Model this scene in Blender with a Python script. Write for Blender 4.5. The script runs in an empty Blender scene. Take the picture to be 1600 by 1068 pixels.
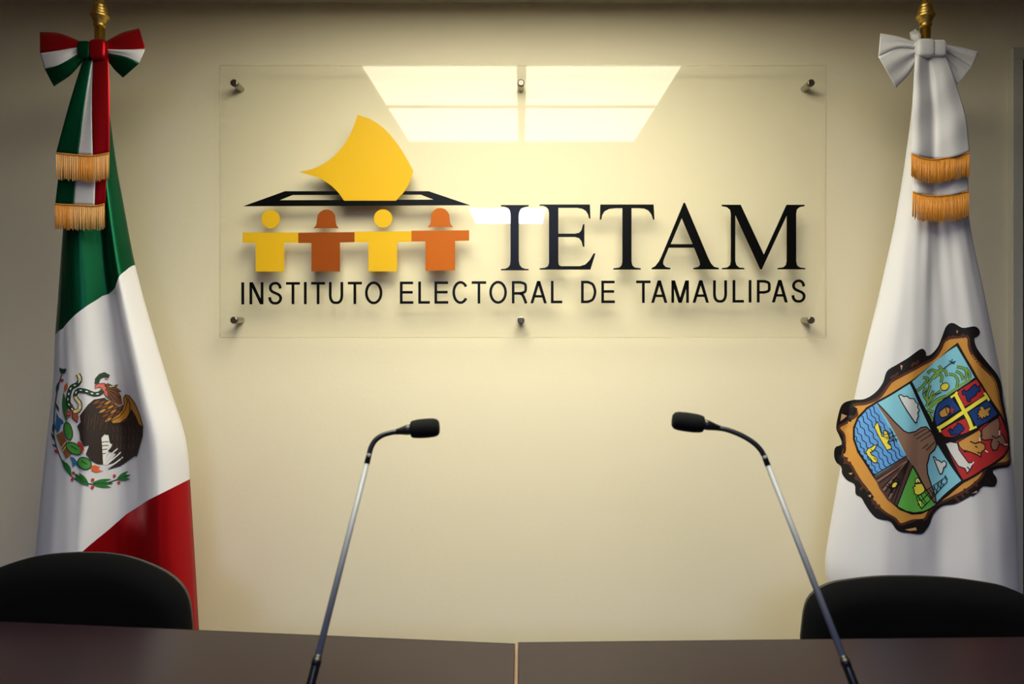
import bpy, bmesh, math, random
import numpy as np
from mathutils import Vector
from mathutils.geometry import tessellate_polygon

random.seed(7)
S = bpy.context.scene
COL = S.collection

# ------------------------------------------------------------------ camera, world, light, exposure
F = 1067.0            # focal length in pixels of the 1600 x 1068 frame (24 mm)
VX, VY = 815.0, 500.0  # where the wall's normal vanishes
D = 2.33              # camera to back wall
H = 1.40              # camera height
ZC = 2.48             # ceiling height
cam_d = bpy.data.cameras.new('camera')
cam = bpy.data.objects.new('camera', cam_d)
COL.objects.link(cam)
cam.location = (0, -D, H)
cam.rotation_euler = (math.pi / 2, 0, 0)
cam_d.sensor_width = 36.0
cam_d.lens = F * 36.0 / 1600.0
cam_d.shift_x = -(VX - 800) / 1600.0
cam_d.shift_y = -(534 - VY) / 1600.0
cam_d.clip_start = 0.02
cam_d.dof.use_dof = True
cam_d.dof.focus_distance = 2.25
cam_d.dof.aperture_fstop = 5.6
S.camera = cam

world = bpy.data.worlds.new('world')
S.world = world
world.use_nodes = True
world.node_tree.nodes['Background'].inputs[0].default_value = (0.8, 0.85, 1.0, 1)
world.node_tree.nodes['Background'].inputs[1].default_value = 0.02

S.view_settings.view_transform = 'Standard'
S.view_settings.look = 'None'
S.view_settings.exposure = 0.25
S.view_settings.gamma = 1.0
S.view_settings.use_curve_mapping = False

PANEL_LIGHT = 8.0     # radiance of the lit ceiling diffusers
REAR_LIGHT = 25.0
PANEL_TINT = (1.0, 0.97, 0.75)
REAR_TINT = (0.78, 0.97, 1.70)
BEAM_WATTS = 4.0     # extra downward area light added under each front panel to shape the falloff
BEAM_SPREAD = 130


# ------------------------------------------------------------------ helpers
def lin(c):
    out = []
    for v in c[:3]:
        v = v / 255.0
        out.append(v / 12.92 if v <= 0.04045 else ((v + 0.055) / 1.055) ** 2.4)
    return (out[0], out[1], out[2], 1.0)


MATS = {}


def mat(name, rgb, rough=0.6, metal=0.0, spec=0.5, noise=0.0, nscale=40.0, bump=0.0, bscale=200.0,
        sheen=0.0, stretch=None, coat=0.0):
    if name in MATS:
        return MATS[name]
    m = bpy.data.materials.new(name)
    m.use_nodes = True
    nt = m.node_tree
    b = nt.nodes['Principled BSDF']
    b.inputs['Base Color'].default_value = lin(rgb)
    b.inputs['Roughness'].default_value = rough
    b.inputs['Metallic'].default_value = metal
    b.inputs['Specular IOR Level'].default_value = spec
    b.inputs['Sheen Weight'].default_value = sheen
    b.inputs['Coat Weight'].default_value = coat
    tc = nt.nodes.new('ShaderNodeTexCoord')
    src = tc.outputs['Object']
    if stretch:
        mp = nt.nodes.new('ShaderNodeMapping')
        mp.inputs['Scale'].default_value = stretch
        nt.links.new(src, mp.inputs['Vector'])
        src = mp.outputs['Vector']
    if noise > 0:
        n = nt.nodes.new('ShaderNodeTexNoise')
        n.inputs['Scale'].default_value = nscale
        n.inputs['Detail'].default_value = 4
        nt.links.new(src, n.inputs['Vector'])
        r = nt.nodes.new('ShaderNodeMapRange')
        r.inputs['To Min'].default_value = 1 - noise
        r.inputs['To Max'].default_value = 1 + noise
        nt.links.new(n.outputs['Fac'], r.inputs['Value'])
        mx = nt.nodes.new('ShaderNodeVectorMath')
        mx.operation = 'SCALE'
        mx.inputs[0].default_value = lin(rgb)[:3]
        nt.links.new(r.outputs['Result'], mx.inputs['Scale'])
        nt.links.new(mx.outputs['Vector'], b.inputs['Base Color'])
    if bump > 0:
        n2 = nt.nodes.new('ShaderNodeTexNoise')
        n2.inputs['Scale'].default_value = bscale
        n2.inputs['Detail'].default_value = 3
        nt.links.new(src, n2.inputs['Vector'])
        bp = nt.nodes.new('ShaderNodeBump')
        bp.inputs['Strength'].default_value = bump
        bp.inputs['Distance'].default_value = 0.004
        nt.links.new(n2.outputs['Fac'], bp.inputs['Height'])
        nt.links.new(bp.outputs['Normal'], b.inputs['Normal'])
    MATS[name] = m
    return m


def emit(name, rgb, strength):
    m = bpy.data.materials.new(name)
    m.use_nodes = True
    nt = m.node_tree
    nt.nodes.remove(nt.nodes['Principled BSDF'])
    e = nt.nodes.new('ShaderNodeEmission')
    # prismatic diffuser: a fine ribbing modulates the glow a little
    tc = nt.nodes.new('ShaderNodeTexCoord')
    w = nt.nodes.new('ShaderNodeTexWave')
    w.inputs['Scale'].default_value = 40
    nt.links.new(tc.outputs['Object'], w.inputs['Vector'])
    r = nt.nodes.new('ShaderNodeMapRange')
    r.inputs['To Min'].default_value = strength * 0.97
    r.inputs['To Max'].default_value = strength * 1.03
    nt.links.new(w.outputs['Fac'], r.inputs['Value'])
    e.inputs['Color'].default_value = (*rgb, 1)
    nt.links.new(r.outputs['Result'], e.inputs['Strength'])
    nt.links.new(e.outputs['Emission'], nt.nodes['Material Output'].inputs['Surface'])
    return m


def acrylic(name, tint, f0=0.03, milky=0.0):
    """clear sheet: straight-through transmission plus a Fresnel mirror reflection"""
    m = bpy.data.materials.new(name)
    m.use_nodes = True
    nt = m.node_tree
    nt.nodes.remove(nt.nodes['Principled BSDF'])
    t = nt.nodes.new('ShaderNodeBsdfTransparent')
    t.inputs['Color'].default_value = (*tint, 1)
    g = nt.nodes.new('ShaderNodeBsdfGlossy')
    g.inputs['Roughness'].default_value = 0.0
    # Fresnel of a thin slab, the same from either side: F0 + (1 - F0) * (1 - cos)^5
    lw = nt.nodes.new('ShaderNodeLayerWeight')
    lw.inputs['Blend'].default_value = 0.5
    pw = nt.nodes.new('ShaderNodeMath')
    pw.operation = 'POWER'
    pw.inputs[1].default_value = 5.0
    nt.links.new(lw.outputs['Facing'], pw.inputs[0])
    fr = nt.nodes.new('ShaderNodeMapRange')
    fr.inputs['To Min'].default_value = f0
    fr.inputs['To Max'].default_value = 1.0
    nt.links.new(pw.outputs['Value'], fr.inputs['Value'])
    mx = nt.nodes.new('ShaderNodeMixShader')
    nt.links.new(fr.outputs['Result'], mx.inputs['Fac'])
    base = t.outputs['BSDF']
    if milky > 0:
        d = nt.nodes.new('ShaderNodeBsdfTranslucent')
        d.inputs['Color'].default_value = (0.9, 0.9, 0.82, 1)
        m2 = nt.nodes.new('ShaderNodeMixShader')
        m2.inputs['Fac'].default_value = milky
        nt.links.new(t.outputs['BSDF'], m2.inputs[1])
        nt.links.new(d.outputs['BSDF'], m2.inputs[2])
        base = m2.outputs['Shader']
    nt.links.new(base, mx.inputs[1])
    nt.links.new(g.outputs['BSDF'], mx.inputs[2])
    nt.links.new(mx.outputs['Shader'], nt.nodes['Material Output'].inputs['Surface'])
    return m


def P(px, py, d):
    """point at depth d seen at pixel (px, py)"""
    return Vector(((px - VX) * d / F, -D + d, H + (VY - py) * d / F))


WL = {}


def reg(o, parent, loc=None):
    COL.objects.link(o)
    if parent is not None:
        o.parent = parent
        WL[o] = WL[parent]
    else:
        WL[o] = Vector(loc) if loc is not None else Vector((0, 0, 0))
        o.location = WL[o]
    return o


def thing(name, label, cat, loc, group=None):
    o = bpy.data.objects.new(name, None)
    o.empty_display_size = 0.05
    reg(o, None, loc)
    o['label'] = label
    o['category'] = cat
    if group:
        o['group'] = group
    return o


def mk(name, verts, faces, m, parent=None, smooth=False, kind=None, label=None, loc=None):
    me = bpy.data.meshes.new(name)
    base = WL[parent] if parent is not None else (Vector(loc) if loc is not None else Vector((0, 0, 0)))
    me.from_pydata([tuple(Vector(v) - base) for v in verts], [], faces)
    me.materials.append(m)
    if smooth:
        me.polygons.foreach_set('use_smooth', [True] * len(me.polygons))
    me.update()
    o = bpy.data.objects.new(name, me)
    reg(o, parent, base if parent is None else None)
    if kind:
        o['kind'] = kind
    if label:
        o['label'] = label
    return o


def fixn(o):
    bm = bmesh.new()
    bm.from_mesh(o.data)
    bmesh.ops.recalc_face_normals(bm, faces=bm.faces)
    bm.to_mesh(o.data)
    bm.free()
    return o


def bevel(o, w=0.004, seg=2):
    md = o.modifiers.new('bevel', 'BEVEL')
    md.width = w
    md.segments = seg
    md.limit_method = 'ANGLE'
    return o


class MB:
    def __init__(self):
        self.v, self.f = [], []

    def add(self, vs, fs):
        n = len(self.v)
        self.v += [Vector(v) for v in vs]
        self.f += [tuple(i + n for i in f) for f in fs]

    def box(self, c, s, rz=0.0):
        x, y, z = [k / 2 for k in s]
        vs = []
        ca, sa = math.cos(rz), math.sin(rz)
        for dz in (-z, z):
            for dx, dy in ((-x, -y), (x, -y), (x, y), (-x, y)):
                vs.append((c[0] + dx * ca - dy * sa, c[1] + dx * sa + dy * ca, c[2] + dz))
        self.add(vs, [(3, 2, 1, 0), (4, 5, 6, 7), (0, 1, 5, 4), (1, 2, 6, 5), (2, 3, 7, 6), (3, 0, 4, 7)])
        return self

    def para(self, c, u, v, h):
        """upright slab on a parallelogram: centre, the two edge vectors, height"""
        c, u, v, w = Vector(c), Vector(u) / 2, Vector(v) / 2, Vector((0, 0, h / 2))
        vs = [c + a * u + b * v + k * w for k in (-1, 1) for a, b in ((-1, -1), (1, -1), (1, 1), (-1, 1))]
        self.add(vs, [(3, 2, 1, 0), (4, 5, 6, 7), (0, 1, 5, 4), (1, 2, 6, 5), (2, 3, 7, 6), (3, 0, 4, 7)])
        return self

    def tube(self, pts, radii, n=12, caps=True):
        pts = [Vector(p) for p in pts]
        if not isinstance(radii, (list, tuple)):
            radii = [radii] * len(pts)
        vs, fs = [], []
        prev = None
        for i, p in enumerate(pts):
            t = (pts[min(i + 1, len(pts) - 1)] - pts[max(i - 1, 0)]).normalized()
            if prev is None:
                a = Vector((0, 1, 0)) if abs(t.y) < 0.9 else Vector((1, 0, 0))
                u = t.cross(a).normalized()
            else:
                u = (prev - t * prev.dot(t)).normalized()
            prev = u
            w = t.cross(u)
            for k in range(n):
                an = 2 * math.pi * k / n
                vs.append(p + (u * math.cos(an) + w * math.sin(an)) * radii[i])
        for i in range(len(pts) - 1):
            for k in range(n):
                a, b = i * n + k, i * n + (k + 1) % n
                fs.append((a, b, b + n, a + n))
        if caps:
            fs.append(tuple(range(n - 1, -1, -1)))
            fs.append(tuple(range((len(pts) - 1) * n, len(pts) * n)))
        self.add(vs, fs)
        return self

    def lathe(self, prof, c, axis=(0, 0, 1), n=24):
        """prof: (radius, height along axis)"""
        ax = Vector(axis).normalized()
        self.tube([Vector(c) + ax * h for r, h in prof], [max(r, 1e-4) for r, h in prof], n) if False else None
        a = Vector((0, 1, 0)) if abs(ax.y) < 0.9 else Vector((1, 0, 0))
        u = ax.cross(a).normalized()
        w = ax.cross(u)
        vs, fs = [], []
        for r, h in prof:
            for k in range(n):
                an = 2 * math.pi * k / n
                vs.append(Vector(c) + ax * h + (u * math.cos(an) + w * math.sin(an)) * max(r, 1e-5))
        for i in range(len(prof) - 1):
            for k in range(n):
                p, q = i * n + k, i * n + (k + 1) % n
                fs.append((p, q, q + n, p + n))
        fs.append(tuple(range(n - 1, -1, -1)))
        fs.append(tuple(range((len(prof) - 1) * n, len(prof) * n)))
        self.add(vs, fs)
        return self

    def sel(self, c, r, e=0.6, n=24):
        """superellipsoid"""
        def sp(v):
            return math.copysign(abs(v) ** e, v)
        vs, fs = [], []
        m = n // 2
        for i in range(m + 1):
            la = -math.pi / 2 + math.pi * i / m
            for k in range(n):
                lo = 2 * math.pi * k / n
                vs.append((c[0] + r[0] * sp(math.cos(la)) * sp(math.cos(lo)),
                           c[1] + r[1] * sp(math.cos(la)) * sp(math.sin(lo)),
                           c[2] + r[2] * sp(math.sin(la))))
        for i in range(m):
            for k in range(n):
                a, b = i * n + k, i * n + (k + 1) % n
                fs.append((a, b, b + n, a + n))
        self.add(vs, fs)
        return self

    def build(self, name, m, parent=None, smooth=False, **kw):
        return fixn(mk(name, self.v, self.f, m, parent, smooth, **kw))


def catmull(pts, n, closed=False):
    """n points evenly spaced along a Catmull-Rom curve through pts"""
    p = [np.array(q, float) for q in pts]
    if len(p) == 2 and not closed:
        return [tuple(p[0] + (p[1] - p[0]) * i / (n - 1)) for i in range(n)]
    dense = []
    m = len(p)
    rng = m if closed else m - 1
    for i in range(rng):
        p0 = p[(i - 1) % m] if (closed or i > 0) else 2 * p[0] - p[1]
        p1, p2 = p[i], p[(i + 1) % m]
        p3 = p[(i + 2) % m] if (closed or i + 2 < m) else 2 * p[-1] - p[-2]
        for k in range(16):
            t = k / 16
            dense.append(0.5 * ((2 * p1) + (-p0 + p2) * t + (2 * p0 - 5 * p1 + 4 * p2 - p3) * t * t + (-p0 + 3 * p1 - 3 * p2 + p3) * t ** 3))
    dense.append(p[0] if closed else p[-1])
    dense = np.array(dense)
    seg = np.linalg.norm(np.diff(dense, axis=0), axis=1)
    s = np.concatenate([[0], np.cumsum(seg)])
    q = np.linspace(0, s[-1], n + (1 if closed else 0))
    out = np.stack([np.interp(q, s, dense[:, k]) for k in range(dense.shape[1])], 1)
    return [tuple(v) for v in (out[:-1] if closed else out)]


def conv(ox, oy, sc):
    """coordinates of a zoomed crop -> photograph pixels"""
    return lambda pts: [(ox + x / sc, oy + y / sc) for x, y in pts]


def prism(loops, d, th):
    """flat outline(s) standing parallel to the wall: loops of pixels at depth d, th thick towards the camera"""
    mb = MB()
    co = [[P(x, y, d) for x, y in lp] for lp in loops]
    flat = [v for lp in co for v in lp]
    tris = tessellate_polygon([[Vector((v.x, v.z, 0)) for v in lp] for lp in co])
    n = len(flat)
    vs = [v + Vector((0, -th, 0)) for v in flat] + list(flat)
    fs = [tuple(t) for t in tris] + [tuple(i + n for i in t[::-1]) for t in tris]
    k = 0
    for lp in co:
        m = len(lp)
        for i in range(m):
            a, b = k + i, k + (i + 1) % m
            fs.append((a, b, b + n, a + n))
        k += m
    mb.add(vs, fs)
    return mb


def ribbon(pts, w, closed=False):
    """outline loop(s) of a stroke of width w along pts"""
    p = [np.array(q, float) for q in pts]
    n = len(p)
    L, R = [], []
    for i in range(n):
        if closed:
            a, b = p[(i - 1) % n], p[(i + 1) % n]
        else:
            a, b = p[max(i - 1, 0)], p[min(i + 1, n - 1)]
        d1 = p[i] - a if np.linalg.norm(p[i] - a) > 1e-9 else b - p[i]
        d2 = b - p[i] if np.linalg.norm(b - p[i]) > 1e-9 else d1
        d1 = d1 / np.linalg.norm(d1)
        d2 = d2 / np.linalg.norm(d2)
        t = d1 + d2
        t = t / max(np.linalg.norm(t), 1e-6)
        nn = np.array([-t[1], t[0]])
        c = max(0.5, float(np.dot(t, d1)))
        L.append(tuple(p[i] + nn * w / 2 / c))
        R.append(tuple(p[i] - nn * w / 2 / c))
    if closed:
        return [L, R]
    return [L + R[::-1]]


# ------------------------------------------------------------------ room shell
M_WALL = mat('cream_wall_paint', (233, 221, 193), 0.55, noise=0.025, nscale=2.5, bump=0.10, bscale=70)
M_CEIL = mat('ceiling_plaster', (190, 182, 160), 0.9, noise=0.05, nscale=30, bump=0.4, bscale=120)
M_FLOOR = mat('floor_tile', (84, 76, 68), 0.4, noise=0.08, nscale=6)
M_TRIM = mat('door_trim_paint', (190, 186, 172), 0.5, noise=0.02)
M_SIDE = mat('side_wall_paint', (96, 74, 58), 0.7, noise=0.03, nscale=3)  # dark tone made up for the unseen walls, to cut bounced light

XL, XR, YB = -3.2, 3.2, -9.5


def struct(name, mb, m, parent=None):
    o = mb.build(name, m, parent)
    o['kind'] = 'structure'
    return o


w_back = struct('wall_back', MB().box(((XL + XR) / 2, 0.05, ZC / 2), (XR - XL, 0.1, ZC)), M_WALL)
struct('wall_left', MB().box((XL - 0.05, YB / 2 + .05, ZC / 2), (0.1, -YB + .1, ZC)), M_SIDE)
struct('wall_right', MB().box((XR + 0.05, YB / 2 + .05, ZC / 2), (0.1, -YB + .1, ZC)), M_SIDE)
struct('wall_front', MB().box(((XL + XR) / 2, YB - 0.05, ZC / 2), (XR - XL + .2, 0.1, ZC)), M_SIDE)
struct('floor', MB().box(((XL + XR) / 2, YB / 2, -0.05), (XR - XL + .2, -YB + .2, 0.1)), M_FLOOR)
struct('ceiling', MB().box(((XL + XR) / 2, YB / 2, ZC + 0.05), (XR - XL + .2, -YB + .2, 0.1)), M_CEIL)
struct('baseboard_back', MB().box((-0.8, -0.006, 0.045), (4.7, 0.012, 0.09)), mat('baseboard_wood', (70, 50, 40), 0.5))

# door at the right end of the back wall
M_DOOR = mat('dark_door_metal', (44, 40, 30), 0.4, noise=0.05)
M_DGLASS = mat('dark_door_glass', (22, 22, 18), 0.08, spec=0.6)
dx0, dx1, dtop = 1.697, 2.56, 2.283
door = bpy.data.objects.new('door_1', None)
reg(door, None, (dx0, 0, 0))
door['kind'] = 'structure'
fr = MB().box((dx0 - 0.0185, -0.011, dtop / 2), (0.037, 0.022, dtop))
fr.box((dx1 + 0.0185, -0.011, dtop / 2), (0.037, 0.022, dtop))
fr.box(((dx0 + dx1) / 2, -0.011, dtop + 0.02), (dx1 - dx0 + 0.074, 0.022, 0.04))
bevel(fr.build('door_frame', M_TRIM, door), 0.003)
st = MB().box((dx0 + 0.012, -0.009, dtop / 2), (0.024, 0.018, dtop))
st.box((dx1 - 0.05, -0.009, dtop / 2), (0.1, 0.018, dtop))
st.box(((dx0 + dx1) / 2, -0.009, dtop - 0.02), (dx1 - dx0, 0.018, 0.04))
st.box(((dx0 + dx1) / 2, -0.009, 0.12), (dx1 - dx0, 0.018, 0.24))
bevel(st.build('door_leaf', M_DOOR, door), 0.002)
MB().box(((dx0 + dx1) / 2, -0.004, dtop / 2), (dx1 - dx0 - 0.03, 0.006, dtop - 0.05)).build('door_pane', M_DGLASS, door)
MB().tube([(dx1 - 0.06, -0.018, 1.0), (dx1 - 0.06, -0.05, 1.0), (dx1 - 0.16, -0.05, 1.0)], 0.009).build('door_handle', mat('door_steel', (170, 168, 160), 0.3, 1.0), door, True)

# ------------------------------------------------------------------ ceiling lights (seen as reflections in the sign)
M_FIX = mat('light_frame_paint', (225, 222, 210), 0.5)
M_LIT = emit('lit_diffuser', PANEL_TINT, PANEL_LIGHT)
M_LIT2 = emit('lit_rear_diffuser', REAR_TINT, REAR_LIGHT)


def ceiling_light(x0, x1, y0, y1, m, label, beam=0.0):
    t = thing('ceiling_light', label, 'ceiling light', ((x0 + x1) / 2, (y0 + y1) / 2, ZC), 'square panels in the ceiling')
    w = 0.018
    f = MB()
    for c, s in ((((x0 + x1) / 2, y0 + w / 2), (x1 - x0, w)), (((x0 + x1) / 2, y1 - w / 2), (x1 - x0, w)),
                 ((x0 + w / 2, (y0 + y1) / 2), (w, y1 - y0 - 2 * w)), ((x1 - w / 2, (y0 + y1) / 2), (w, y1 - y0 - 2 * w))):
        f.box((c[0], c[1], ZC - 0.008), (s[0], s[1], 0.016))
    f.build('frame', M_FIX, t)
    MB().box(((x0 + x1) / 2, (y0 + y1) / 2, ZC - 0.006), (x1 - x0 - 2 * w, y1 - y0 - 2 * w, 0.008)).build('diffuser', m, t)
    if beam:
        ld = bpy.data.lights.new('added_panel_beam', 'AREA')  # added below the glowing diffuser to narrow the light
        ld.shape = 'RECTANGLE'
        ld.size, ld.size_y = x1 - x0 - 2 * w, y1 - y0 - 2 * w
        ld.energy = beam
        ld.color = PANEL_TINT
        ld.spread = math.radians(BEAM_SPREAD)
        lo = bpy.data.objects.new('added_panel_beam', ld)
        reg(lo, t)
        lo.location = (0, 0, -0.0115)


for i, (x0, x1) in enumerate(((-0.69, -0.002), (0.002, 0.69))):
    for j, (y0, y1) in enumerate(((-1.19, -0.49), (-1.88, -1.19))):
        ceiling_light(x0, x1, y0, y1, M_LIT, 'lit square ceiling panel mirrored in the %s %s of the sign reflection' % (('upper', 'lower')[j], ('left', 'right')[i]), BEAM_WATTS)
ceiling_light(-0.52, 0.25, -5.35, -4.25, M_LIT2, 'lit rear ceiling panel mirrored beside the large serif letter I')

# ------------------------------------------------------------------ the acrylic sign
DS = D - 0.056        # depth of the sheet's front face
M_ACR = acrylic('clear_acrylic', (0.996, 0.996, 0.985))
M_RIM = acrylic('acrylic_cut_edge', (0.97, 0.97, 0.93), 0.02, 0.12)
M_BLACK = mat('black_acrylic', (7, 7, 7), 0.3, spec=0.2)
M_YEL = mat('yellow_vinyl', (214, 168, 24), 0.5, spec=0.2)
M_ORA = mat('shaded_orange_vinyl', (140, 64, 4), 0.5, spec=0.2)  # orange of the second figure, its dimmer light put into the colour
M_ORB = mat('lit_orange_vinyl', (176, 88, 12), 0.5, spec=0.2)  # orange of the fourth figure, its stronger light put into the colour
M_STEEL = mat('brushed_steel', (178, 172, 160), 0.28, 1.0)
M_CAP = mat('steel_cap', (120, 114, 104), 0.35, 1.0)

TH = 0.005
sl, sr, stp, sb = 343, 1291, 102, 527
p0, p1 = P(sl, sb, DS), P(sr, stp, DS)
sign = thing('wall_sign', 'clear acrylic sign with IETAM logo on six steel standoffs on cream wall', 'sign', ((p0.x + p1.x) / 2, 0, p0.z))
cx, cz = (p0.x + p1.x) / 2, (p0.z + p1.z) / 2
yf = -D + DS
MB().box((cx, yf + TH / 2, cz), (p1.x - p0.x - 0.004, TH, p1.z - p0.z - 0.004)).build('acrylic_sheet', M_ACR, sign)
rim = MB()
for c, s in (((cx, p1.z), (p1.x - p0.x, 0.003)), ((cx, p0.z), (p1.x - p0.x, 0.003)), ((p0.x, cz), (0.003, p1.z - p0.z - 0.004)), ((p1.x, cz), (0.003, p1.z - p0.z - 0.004))):
    rim.box((c[0], yf + TH / 2, c[1]), (s[0], TH, s[1]))
rim.build('polished_edge', M_RIM, sign)
for x in (365, 814, 1268):
    for y in (129, 500):
        c = P(x, y, DS - 0.008)
        so = MB().lathe([(0.0115, 0.0), (0.0115, c.y * -1 - 0.0005)], (c.x, c.y, c.z), (0, 1, 0), 20)
        so.v, so.f = [], []
        so.lathe([(0.0108, 0.013), (0.0108, -c.y)], (c.x, c.y, c.z), (0, 1, 0), 20)
        o = so.build('standoff', M_STEEL, sign, False)
        cp = MB().lathe([(0.009, 0), (0.0118, 0.0015), (0.0118, 0.008)], (c.x, c.y, c.z), (0, 1, 0), 20).build('cap', M_CAP, o)

A = conv(330, 90, 3.2)
B = conv(330, 300, 3.2)
sail = [(733, 287)] + catmull([(733, 287), (800, 310), (870, 360), (930, 430), (975, 500), (1010, 565)], 24)[1:] + \
    catmull([(1010, 565), (1000, 605), (973, 660), (925, 715)], 12)[1:] + [(665, 715)] + \
    catmull([(665, 715), (640, 680), (600, 640), (540, 602), (442, 572)], 16)[1:] + \
    catmull([(442, 572), (520, 552), (600, 505), (660, 440), (702, 370), (733, 287)], 20)[1:-1]
prism([A(sail)], DS - 0.003, 0.002).build('emblem_sail', M_YEL, sign)
prism([A([(162, 743), (370, 668), (1088, 668), (1295, 738)]), A([(342, 713), (1112, 710), (1048, 685), (408, 687)])], DS, 0.003).build('emblem_roof', M_BLACK, sign)


def circ(x, y, r, n=36):
    return [(x + r * math.cos(2 * math.pi * k / n), y + r * math.sin(2 * math.pi * k / n)) for k in range(n)]


figs = [
    (circ(298, 135, 46), [(158, 202), (436, 202), (436, 252), (365, 252), (365, 397), (223, 397), (223, 253), (158, 253)], M_YEL),
    (catmull([(512, 181), (525, 165), (530, 138), (535, 113), (555, 93), (578, 87), (600, 93), (618, 112), (622, 140), (627, 165), (638, 181)], 40),
     [(437, 203), (717, 200), (717, 250), (644, 252), (644, 396), (502, 396), (502, 254), (437, 254)], M_ORA),
    (circ(860, 132, 46), [(718, 198), (1002, 196), (1002, 248), (930, 250), (930, 396), (787, 396), (787, 250), (718, 250)], M_YEL),
    (catmull([(1083, 175), (1096, 158), (1099, 130), (1103, 105), (1125, 84), (1147, 80), (1170, 87), (1188, 108), (1192, 135), (1197, 160), (1210, 175)], 40),
     [(1002, 193), (1290, 191), (1290, 242), (1219, 244), (1219, 391), (1072, 393), (1072, 246), (1002, 247)], M_ORB)]
for head, body, m in figs:
    o = prism([B(body)], DS, 0.002).build('emblem_figure', m, sign)
    prism([B(head)], DS, 0.002).build('head', m, o)

C4, C5 = conv(770, 300, 6.154), conv(1000, 300, 5.926)
SERIF = [
    [C4([(78, 125), (345, 125), (345, 138), (305, 145), (272, 160), (256, 188), (250, 230), (250, 660), (258, 700), (280, 726), (310, 737), (345, 740), (345, 752), (78, 752), (78, 740), (120, 736), (150, 722), (165, 698), (170, 660), (170, 220), (165, 185), (150, 158), (120, 142), (78, 138)])],
    [C4([(450, 120), (933, 120), (938, 255), (925, 255), (915, 215), (895, 182), (860, 161), (810, 152), (630, 152), (630, 400), (790, 400), (830, 391), (853, 365), (867, 310), (880, 310), (880, 525), (866, 525), (853, 475), (830, 443), (790, 432), (630, 432), (630, 680), (636, 702), (655, 712), (840, 712), (890, 695), (930, 655), (970, 588), (986, 590), (938, 745), (450, 745), (450, 732), (500, 728), (530, 712), (540, 680), (540, 200), (533, 165), (515, 145), (485, 133), (450, 132)])],
    [C4([(1033, 120), (1545, 120), (1553, 265), (1540, 265), (1525, 215), (1495, 177), (1455, 159), (1400, 155), (1333, 155), (1333, 670), (1341, 705), (1365, 725), (1422, 732), (1422, 745), (1158, 745), (1158, 732), (1215, 725), (1237, 705), (1245, 670), (1245, 155), (1180, 155), (1120, 162), (1075, 185), (1052, 222), (1042, 265), (1028, 265)])],
    [C5([(403, 100), (415, 100), (630, 610), (655, 660), (682, 690), (728, 702), (728, 715), (493, 715), (493, 702), (540, 692), (555, 670), (548, 635), (500, 515), (265, 515), (217, 630), (213, 665), (235, 692), (280, 702), (280, 715), (107, 715), (107, 702), (140, 685), (175, 640), (200, 590)]), C5([(385, 240), (283, 482), (487, 482)])],
    [C5([(755, 118), (930, 118), (1145, 580), (1355, 118), (1522, 118), (1522, 130), (1475, 140), (1450, 162), (1443, 200), (1443, 640), (1452, 680), (1480, 698), (1527, 703), (1527, 715), (1272, 715), (1272, 703), (1325, 695), (1350, 675), (1357, 640), (1357, 215), (1125, 715), (1112, 715), (880, 210), (880, 640), (890, 675), (915, 697), (965, 703), (965, 715), (757, 715), (757, 703), (805, 697), (832, 677), (840, 640), (840, 200), (833, 165), (805, 140), (755, 130)])],
]
for lp in SERIF:
    prism(lp, DS, 0.003).build('serif_letter', M_BLACK, sign)


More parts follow.
